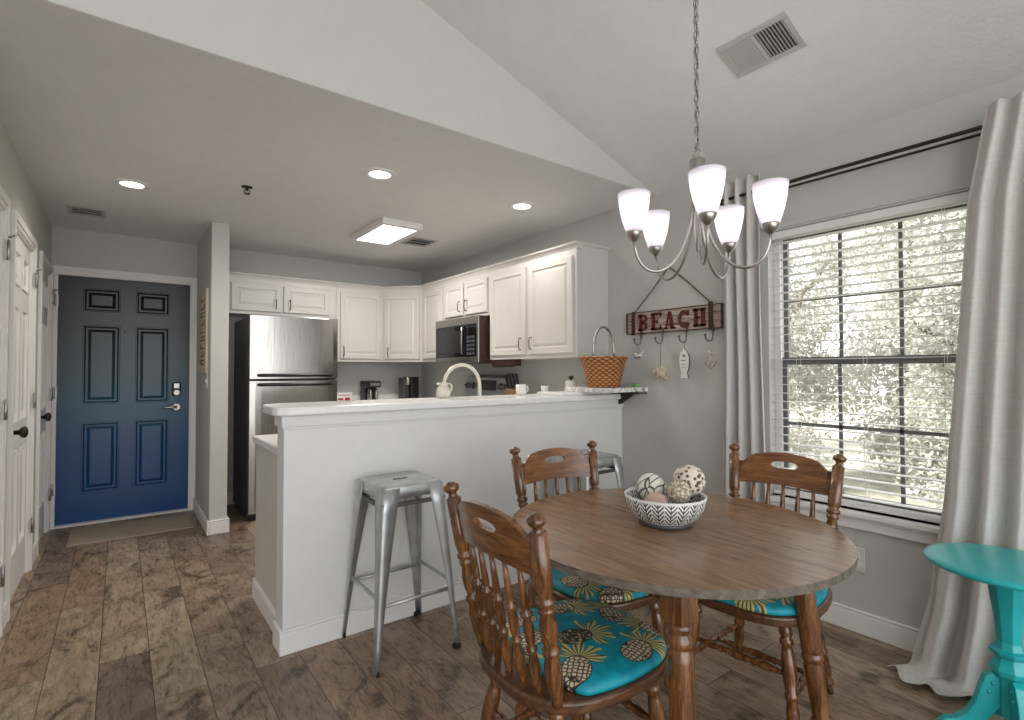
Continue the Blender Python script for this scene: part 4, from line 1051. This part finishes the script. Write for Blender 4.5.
# bowl with three balls
bw_ = tag(empty('decorative_bowl', (1.490, 1.112, TZ+.0005)), 'white bowl with black chevron pattern on the dining table', 'bowl')
MB().lathe((0, 0, 0), [(.002, .003), (.078, 0), (.083, .004), (.085, .014), (.106, .026), (.126, .056), (.136, .098), (.132, .099), (.122, .058), (.102, .030), (.002, .018)], 48).obj('shell', 'bowl', bw_)
MB().lathe((0, 0, 0), [(.084, .0), (.088, .002), (.089, .012), (.085, .0145)], 48).obj('foot_ring', 'bluegray', bw_)
def ball(loc, r, mat, label):
    o = MB().sphere((0, 0, 0), r, seg=40).obj('decorative_ball', mat); o.location = loc; o.rotation_euler = (.4, .9, .3)
    if mat == 'ballB':
        pass
    return tag(o, label, 'ball', 'decorative balls in the bowl')
ball((1.509, 1.185, TZ+.105), .050, 'ballA', 'white ball with dark crack-like lines, left in the bowl')
ball((1.601, 1.093, TZ+.133), .055, 'ballB', 'largest pale ball pierced with brown holes, right in the bowl')
ball((1.503, 1.065, TZ+.112), .040, 'ballC', 'smallest beaded beige ball at the front of the bowl')
ball((1.450, 1.118, TZ+.066), .042, 'ballD', 'plain pinkish tan ball mostly hidden low in the bowl')

# ------------------------------------------------------------------ chairs
def seat_outline(k=1.0, n=48, rear=-.245, inset=0):
    o = []
    for i in range(n):
        a = 2*PI*i/n; c, s = math.cos(a), math.sin(a)
        ex_ = 2/2.9
        x = .275*abs(c)**ex_*(1 if c > 0 else -1); y = .240*abs(s)**ex_*(1 if s > 0 else -1)
        if x < 0: y *= 1-.07*(-x/.265); x *= .93
        else: y *= 1.0
        o.append((x*k, y*k))
    return o
post_prof = [(0, .014), (.05, .016), (.10, .021), (.20, .0235), (.27, .017), (.285, .0235), (.305, .0235), (.32, .016), (.36, .021), (.43, .0235), (.49, .016), (.505, .022), (.52, .022), (.53, .016), (.545, .024), (.565, .024), (.575, .017), (.595, .021), (.62, .0235), (.90, .0225), (.905, .016), (.925, .012), (.935, .013), (.945, .021), (.96, .0245), (.978, .0225), (.985, .015), (.993, .012), (1, .003)]
spin_prof = [(0, .008), (.04, .009), (.14, .0145), (.24, .0155), (.33, .0095), (.35, .015), (.37, .015), (.39, .009), (.43, .0125), (.53, .0145), (.60, .010), (.62, .0165), (.645, .0165), (.665, .0085), (.70, .0105), (.85, .0085), (1, .0065)]
cleg_prof = [(0, .013), (.05, .016), (.08, .021), (.11, .0225), (.14, .016), (.16, .022), (.19, .022), (.21, .015), (.24, .019), (.34, .0235), (.45, .023), (.55, .0175), (.57, .022), (.60, .022), (.62, .016), (.68, .020), (.78, .021), (.85, .015), (.87, .020), (.90, .020), (.92, .013), (1, .011)]
rung_prof = [(0, .007), (.10, .009), (.22, .0145), (.30, .010), (.33, .0145), (.36, .010), (.50, .0165), (.64, .010), (.67, .0145), (.70, .010), (.78, .0145), (.90, .009), (1, .007)]
def make_chair():
    t = empty('dining_chair', (0, 0, 0)); ZS = .442
    m = MB(); m.prism(seat_outline(), 'z', ZS-.036, ZS); m.obj('seat', 'seatwood', t, bevel=.010, seg=3)
    # cushion
    m = MB(); base = []
    for x, y in seat_outline(.955, 64):
        if x < -.13: x = -.13-(abs(x)-.13)*.35
        base.append((x+.008, y))
    cxp = .06; prev = None
    for k, z in ((1, .002), (1.005, .012), (.985, .022), (.94, .028), (.8, .034), (.55, .038), (.28, .040)):
        ring = [m.bm.verts.new((cxp+(x-cxp)*k, y*k, ZS+z)) for x, y in base]
        if prev:
            for i in range(len(ring)): m.bm.faces.new((prev[i], prev[(i+1) % len(ring)], ring[(i+1) % len(ring)], ring[i])).smooth = True
        else: m.bm.faces.new(ring)
        prev = ring
    m.bm.faces.new(prev).smooth = True
    c = m.obj('cushion', 'pine', t); c['label'] = 'turquoise seat cushion printed with pineapples'
    ZT = .932; lean = -.095; xb = -.195
    for s in (-1, 1):
        m = MB(); m.turned((xb, s*.175, ZS-.01), (xb+lean, s*.211, ZT), post_prof, 18); m.obj('back_post', 'chairwood', t)
    # crest rail
    m = MB(); n = 40; W = .190; rows = []
    zc = .80
    for i in range(n+1):
        s = -1+2*i/n; y = s*W
        top = .856+ (.020 if abs(s) < .62 else .020*(1-((abs(s)-.62)/.38)**1.6*1.9))
        top = .905-.012*(s/.6)**2 if abs(s) < .6 else .893-.040*(.5-.5*math.cos(PI*min(1, (abs(s)-.6)/.38)))
        top += .004*(1-s*s)
        bot = .766+.008*(1-s*s)
        hole = abs(s) < .30
        hm = .858; hh = .014*math.sqrt(max(0, 1-(abs(s)/.30)**4)) if hole else 0
        rows.append((y, [bot, hm-hh, hm+hh, top], hole or abs(abs(s)-.30) < 1e-6))
    def P(y, z):
        q = (z-ZS)/(ZT-ZS); return (xb+lean*q-.020*(1-(y/W)**2)*(1), y, z)
    vs = [[m.bm.verts.new(P(y, z)) for z in zz] for y, zz, h in rows]
    for i in range(n):
        for j in range(3):
            if j == 1: continue
            m.bm.faces.new((vs[i][j], vs[i+1][j], vs[i+1][j+1], vs[i][j+1]))
    bmesh.ops.remove_doubles(m.bm, verts=m.bm.verts, dist=1e-5)
    cr_ = m.obj('crest_rail', 'chairwood_y', t)
    so_ = cr_.modifiers.new('s', 'SOLIDIFY'); so_.thickness = .017; so_.offset = 0
    be = cr_.modifiers.new('b', 'BEVEL'); be.width = .003; be.segments = 2; be.limit_method = 'ANGLE'
    for k in range(5):
        s = (k-2)/2; y0 = s*.118; y1 = s*.118
        p1 = Vector(P(y1, .774)); x0 = xb-.022*(1-(s*.66)**2)
        m = MB(); m.turned((x0, y0, ZS-.008), p1, spin_prof, 14); m.obj('spindle', 'chairwood', t)
    F, B = (.175, .165), (-.165, .145)
    tops = {(1, 1): (.165, .155), (1, -1): (.165, -.155), (-1, 1): (-.155, .13), (-1, -1): (-.155, -.13)}
    feet = {(1, 1): (.215, .205), (1, -1): (.215, -.205), (-1, 1): (-.235, .18), (-1, -1): (-.235, -.18)}
    def lp(k, z):
        a, b = tops[k], feet[k]; q = 1-z/(ZS-.03); return Vector((a[0]+(b[0]-a[0])*q, a[1]+(b[1]-a[1])*q, z))
    for k in tops:
        m = MB(); m.turned(lp(k, ZS-.03), lp(k, 0), cleg_prof, 16); m.obj('leg', 'chairwood', t)
    def rung(a, b):
        m = MB(); m.turned(a, b, rung_prof, 12); m.obj('stretcher', 'chairwood', t)
    for s in (1, -1): rung(lp((1, s), .165), lp((-1, s), .165))
    rung(lp((1, 1), .235), lp((1, -1), .235)); 
    a = lp((1, 1), .165).lerp(lp((-1, 1), .165), .5); b = lp((1, -1), .165).lerp(lp((-1, -1), .165), .5); rung(a, b)
    rung(lp((-1, 1), .25), lp((-1, -1), .25))
    return t
ch = make_chair()
CG = 'wooden dining chairs around the table'
ch.location = (1.08, 1.15, 0); ch.rotation_euler.z = math.radians(-2)
tag(ch, 'nearest wooden spindle-back chair, its whole pineapple cushion in view', 'chair', CG)
c2 = copy_tree(ch); c2.location = (1.55, 1.505, 0); c2.rotation_euler.z = math.atan2(-.96, -.281)+math.radians(8)
c2['label'] = 'wooden spindle-back chair beyond the table, before the white peninsula wall'
c3 = copy_tree(ch); c3.location = (1.982, 1.052, 0); c3.rotation_euler.z = math.atan2(-.108, -.994)
c3['label'] = 'wooden spindle-back chair with its back to the window blind'

# ------------------------------------------------------------------ turquoise pedestal table
ST = tag(empty('pedestal_table', (2.43, .412, 0)), 'small turquoise round pedestal table beside the long curtain', 'table')
MB().lathe((0, 0, 0), [(.001, .580), (.208, .580), (.224, .586), (.228, .594), (.224, .601), (.206, .604), (.001, .604)], 64).obj('tabletop', 'teal', ST)
m = MB()
def octring(m, prof, seg=8):
    rings = [[m.bm.verts.new((r*math.cos(2*PI*(k+.5)/seg), r*math.sin(2*PI*(k+.5)/seg), z)) for k in range(seg)] for r, z in prof]
    for A, B in zip(rings, rings[1:]):
        for k in range(seg): m.bm.faces.new((A[k], A[(k+1) % seg], B[(k+1) % seg], B[k]))
    m.bm.faces.new(rings[0][::-1]); m.bm.faces.new(rings[-1])
octring(m, [(.040, .09), (.040, .215), (.052, .235), (.056, .25), (.044, .275), (.040, .29), (.052, .297), (.055, .31), (.040, .318), (.034, .34), (.040, .42), (.052, .50), (.056, .54), (.070, .560), (.072, .580)])
m.obj('pedestal', 'teal', ST, bevel=.002)
for k in range(4):
    a = math.radians(45+90*k+75); e = Vector((math.cos(a), math.sin(a), 0)); sd_ = Vector((-math.sin(a), math.cos(a), 0))
    prof = [(.030, .215), (.050, .228), (.070, .215), (.085, .175), (.10, .12), (.125, .075), (.155, .05), (.185, .042), (.205, .018), (.19, .0), (.16, .006), (.115, .022), (.075, .055), (.045, .10), (.030, .12)]
    m = MB(); A = [m.bm.verts.new(e*r+sd_*.015+Vector((0, 0, z))) for r, z in prof]; B = [m.bm.verts.new(e*r-sd_*.015+Vector((0, 0, z))) for r, z in prof]
    n = len(prof); m.bm.faces.new(A); m.bm.faces.new(B[::-1])
    for i in range(n): m.bm.faces.new((A[i], B[i], B[(i+1) % n], A[(i+1) % n]))
    lg = m.obj('leg', 'teal', ST, bevel=.003)
    m = MB()
    for r, z in ((.052, .195), (.062, .165)):
        for s in (-1, 1): m.sphere(e*r+sd_*s*.015+Vector((0, 0, z)), .007, seg=8)
    m.obj('screw_caps', 'teal', lg)

# ------------------------------------------------------------------ chandelier
cdist = 1.95; cdir = F_+R2*((699-512)/519.85); CS = 1.07; CB = 1.626
CX, CY = cdir.x*cdist, cdir.y*cdist
cz = 1.2655
chn = tag(empty('chandelier', (CX, CY, CB)), 'brushed nickel five-arm chandelier with lit frosted glass shades', 'chandelier')
tocam = math.atan2(-CY, -CX)
# central column
MB().lathe((0, 0, 0), [(.001, .078), (.006, .085), (.009, .12), (.013, .20), (.012, .26), (.016, .27), (.016, .345), (.024, .35), (.026, .36), (.026, .405), (.020, .41), (.001, .412)], 24).obj('centre_column', 'nickel', chn)
RA = .230
for k in range(5):
    a = tocam+math.radians(7)+k*2*PI/5; e = Vector((math.cos(a), math.sin(a), 0))
    pts = []
    P0, P1, P2, P3 = (.014, .27), (.035, -.035), (.225, -.055), (RA, .115)
    for i in range(19):
        q = i/18; r = (1-q)**3*P0[0]+3*(1-q)**2*q*P1[0]+3*(1-q)*q*q*P2[0]+q**3*P3[0]; z = (1-q)**3*P0[1]+3*(1-q)**2*q*P1[1]+3*(1-q)*q*q*P2[1]+q**3*P3[1]
        pts.append(e*r+Vector((0, 0, z)))
    arm = MB().tube(pts, .0055, 8).obj('arm', 'nickel', chn)
    c = e*RA
    MB().lathe(c, [(.001, .108), (.008, .112), (.022, .126), (.029, .142), (.028, .146), (.001, .146)], 24).obj('socket_cup', 'nickel', arm)
    shp = [(.024, .137), (.030, .145), (.036, .165), (.045, .20), (.054, .25), (.0595, .295), (.060, .300), (.0575, .300), (.052, .25), (.043, .20), (.034, .167), (.024, .145)]
    sh = MB().lathe(c, [(r*.94, .140+(z-.137)*.85) for r, z in shp], 32).obj('glass_shade', 'shade', arm)
    MB().sphere(c+Vector((0, 0, .215)), .022, seg=14, sc=(1, 1, 1.3)).obj('bulb', 'bulb', arm)
    point(c+Vector((0, 0, .235)), .42, .023, (1, .93, .90), arm)
# chain to the sloping ceiling (local units of the scaled fixture)
top = (vz(CX)-CB)/CS; m = MB(); k = 0
MB().tube([(.0, .015*math.cos(2*PI*i/16), .428+.015*math.sin(2*PI*i/16)) for i in range(17)], .003, 6).obj('loop', 'nickel', chn)
z = .442; zt = top-.03
while z < zt:
    pp = []
    for i in range(13):
        a = 2*PI*i/12; r = .0085*math.cos(a); zz = z+.013+.0175*math.sin(a)
        pp.append((r, 0, zz) if k % 2 else (0, r, zz))
    m.tube(pp, .0024, 6); z += .0285; k += 1
m.obj('chain', 'nickel', chn)
MB().tube([(.003*math.sin(i*1.3), .003*math.cos(i*1.3), .44+(zt-.44)*i/24) for i in range(25)], .0018, 5).obj('cord', 'grayink', chn)
MB().lathe((0, 0, top), [(.001, -.04), (.015, -.038), (.05, -.02), (.058, .0), (.058, .012)], 28).obj('ceiling_canopy', 'nickel', chn)
chn.scale = (CS, CS, CS)

# ------------------------------------------------------------------ outside
struct(MB().box(XR+.16, 40, -25, 30, -.4, -.3).obj('ground_outside', 'ground'))
rng = np.random.default_rng(4)
def tree(x, y, h, rad, n, label, leafsz=.05, seed=0, kind='tree'):
    t = tag(empty(kind, (x, y, -.3)), label, kind, kind+'s outside the window')
    m = MB(); m.turned((0, 0, 0), (.05, 0, h*.75), [(0, .14), (.1, .11), (.6, .08), (1, .03)], 10)
    for k in range(6):
        a = k*1.1+seed; z = h*(.3+.08*k); m.tube([(0, 0, z), (.5*math.cos(a), .5*math.sin(a), z+.35), (rad*.75*math.cos(a), rad*.75*math.sin(a), z+.6)], [.045, .03, .012], 7)
    m.obj('trunk', 'bark', t)
    # leaves in clumps
    nc = 70; cc = rng.normal(size=(nc, 3)); cc /= np.linalg.norm(cc, axis=1)[:, None]; cc *= (rng.random(nc)**.4)[:, None]
    cc = cc*np.array([rad, rad, h*.52])+np.array([0, 0, h*.52])
    idx = rng.integers(0, nc, n); P = cc[idx]+rng.normal(size=(n, 3))*rad*.17
    A = rng.normal(size=(n, 3)); A /= np.linalg.norm(A, axis=1)[:, None]; Bv = rng.normal(size=(n, 3)); Bv -= A*(A*Bv).sum(1)[:, None]; Bv /= np.linalg.norm(Bv, axis=1)[:, None]
    s = leafsz*(.6+.8*rng.random(n))[:, None]
    V = np.stack([P-A*s, P+Bv*s*.45, P+A*s, P-Bv*s*.45], 1).reshape(-1, 3)
    me = bpy.data.meshes.new('foliage'); me.from_pydata(V.tolist(), [], [(4*i, 4*i+1, 4*i+2, 4*i+3) for i in range(n)]); me.materials.append(M['leaf'])
    o = bpy.data.objects.new('foliage', me); COL.objects.link(o); o.parent = t
tree(6.4, 1.2, 4.3, .82, 26000, 'leafy tree outside, seen through the right panes', .03, 1)
tree(7.1, 3.5, 4.4, .85, 26000, 'leafy tree outside, seen through the left panes', .03, 2)
tree(9.4, 2.6, 5.0, 1.1, 22000, 'farther leafy tree outside between the two nearer trees', .04, 3)
tree(9.8, 5.6, 5.0, 1.1, 16000, 'farthest leafy tree outside behind the left panes', .04, 4)


tree(7.9, 1.75, 1.5, .62, 12000, 'low shrub outside between the tree trunks, right side', .03, 5, 'shrub')
tree(8.3, 4.75, 1.5, .62, 12000, 'low shrub outside between the tree trunks, left side', .03, 6, 'shrub')
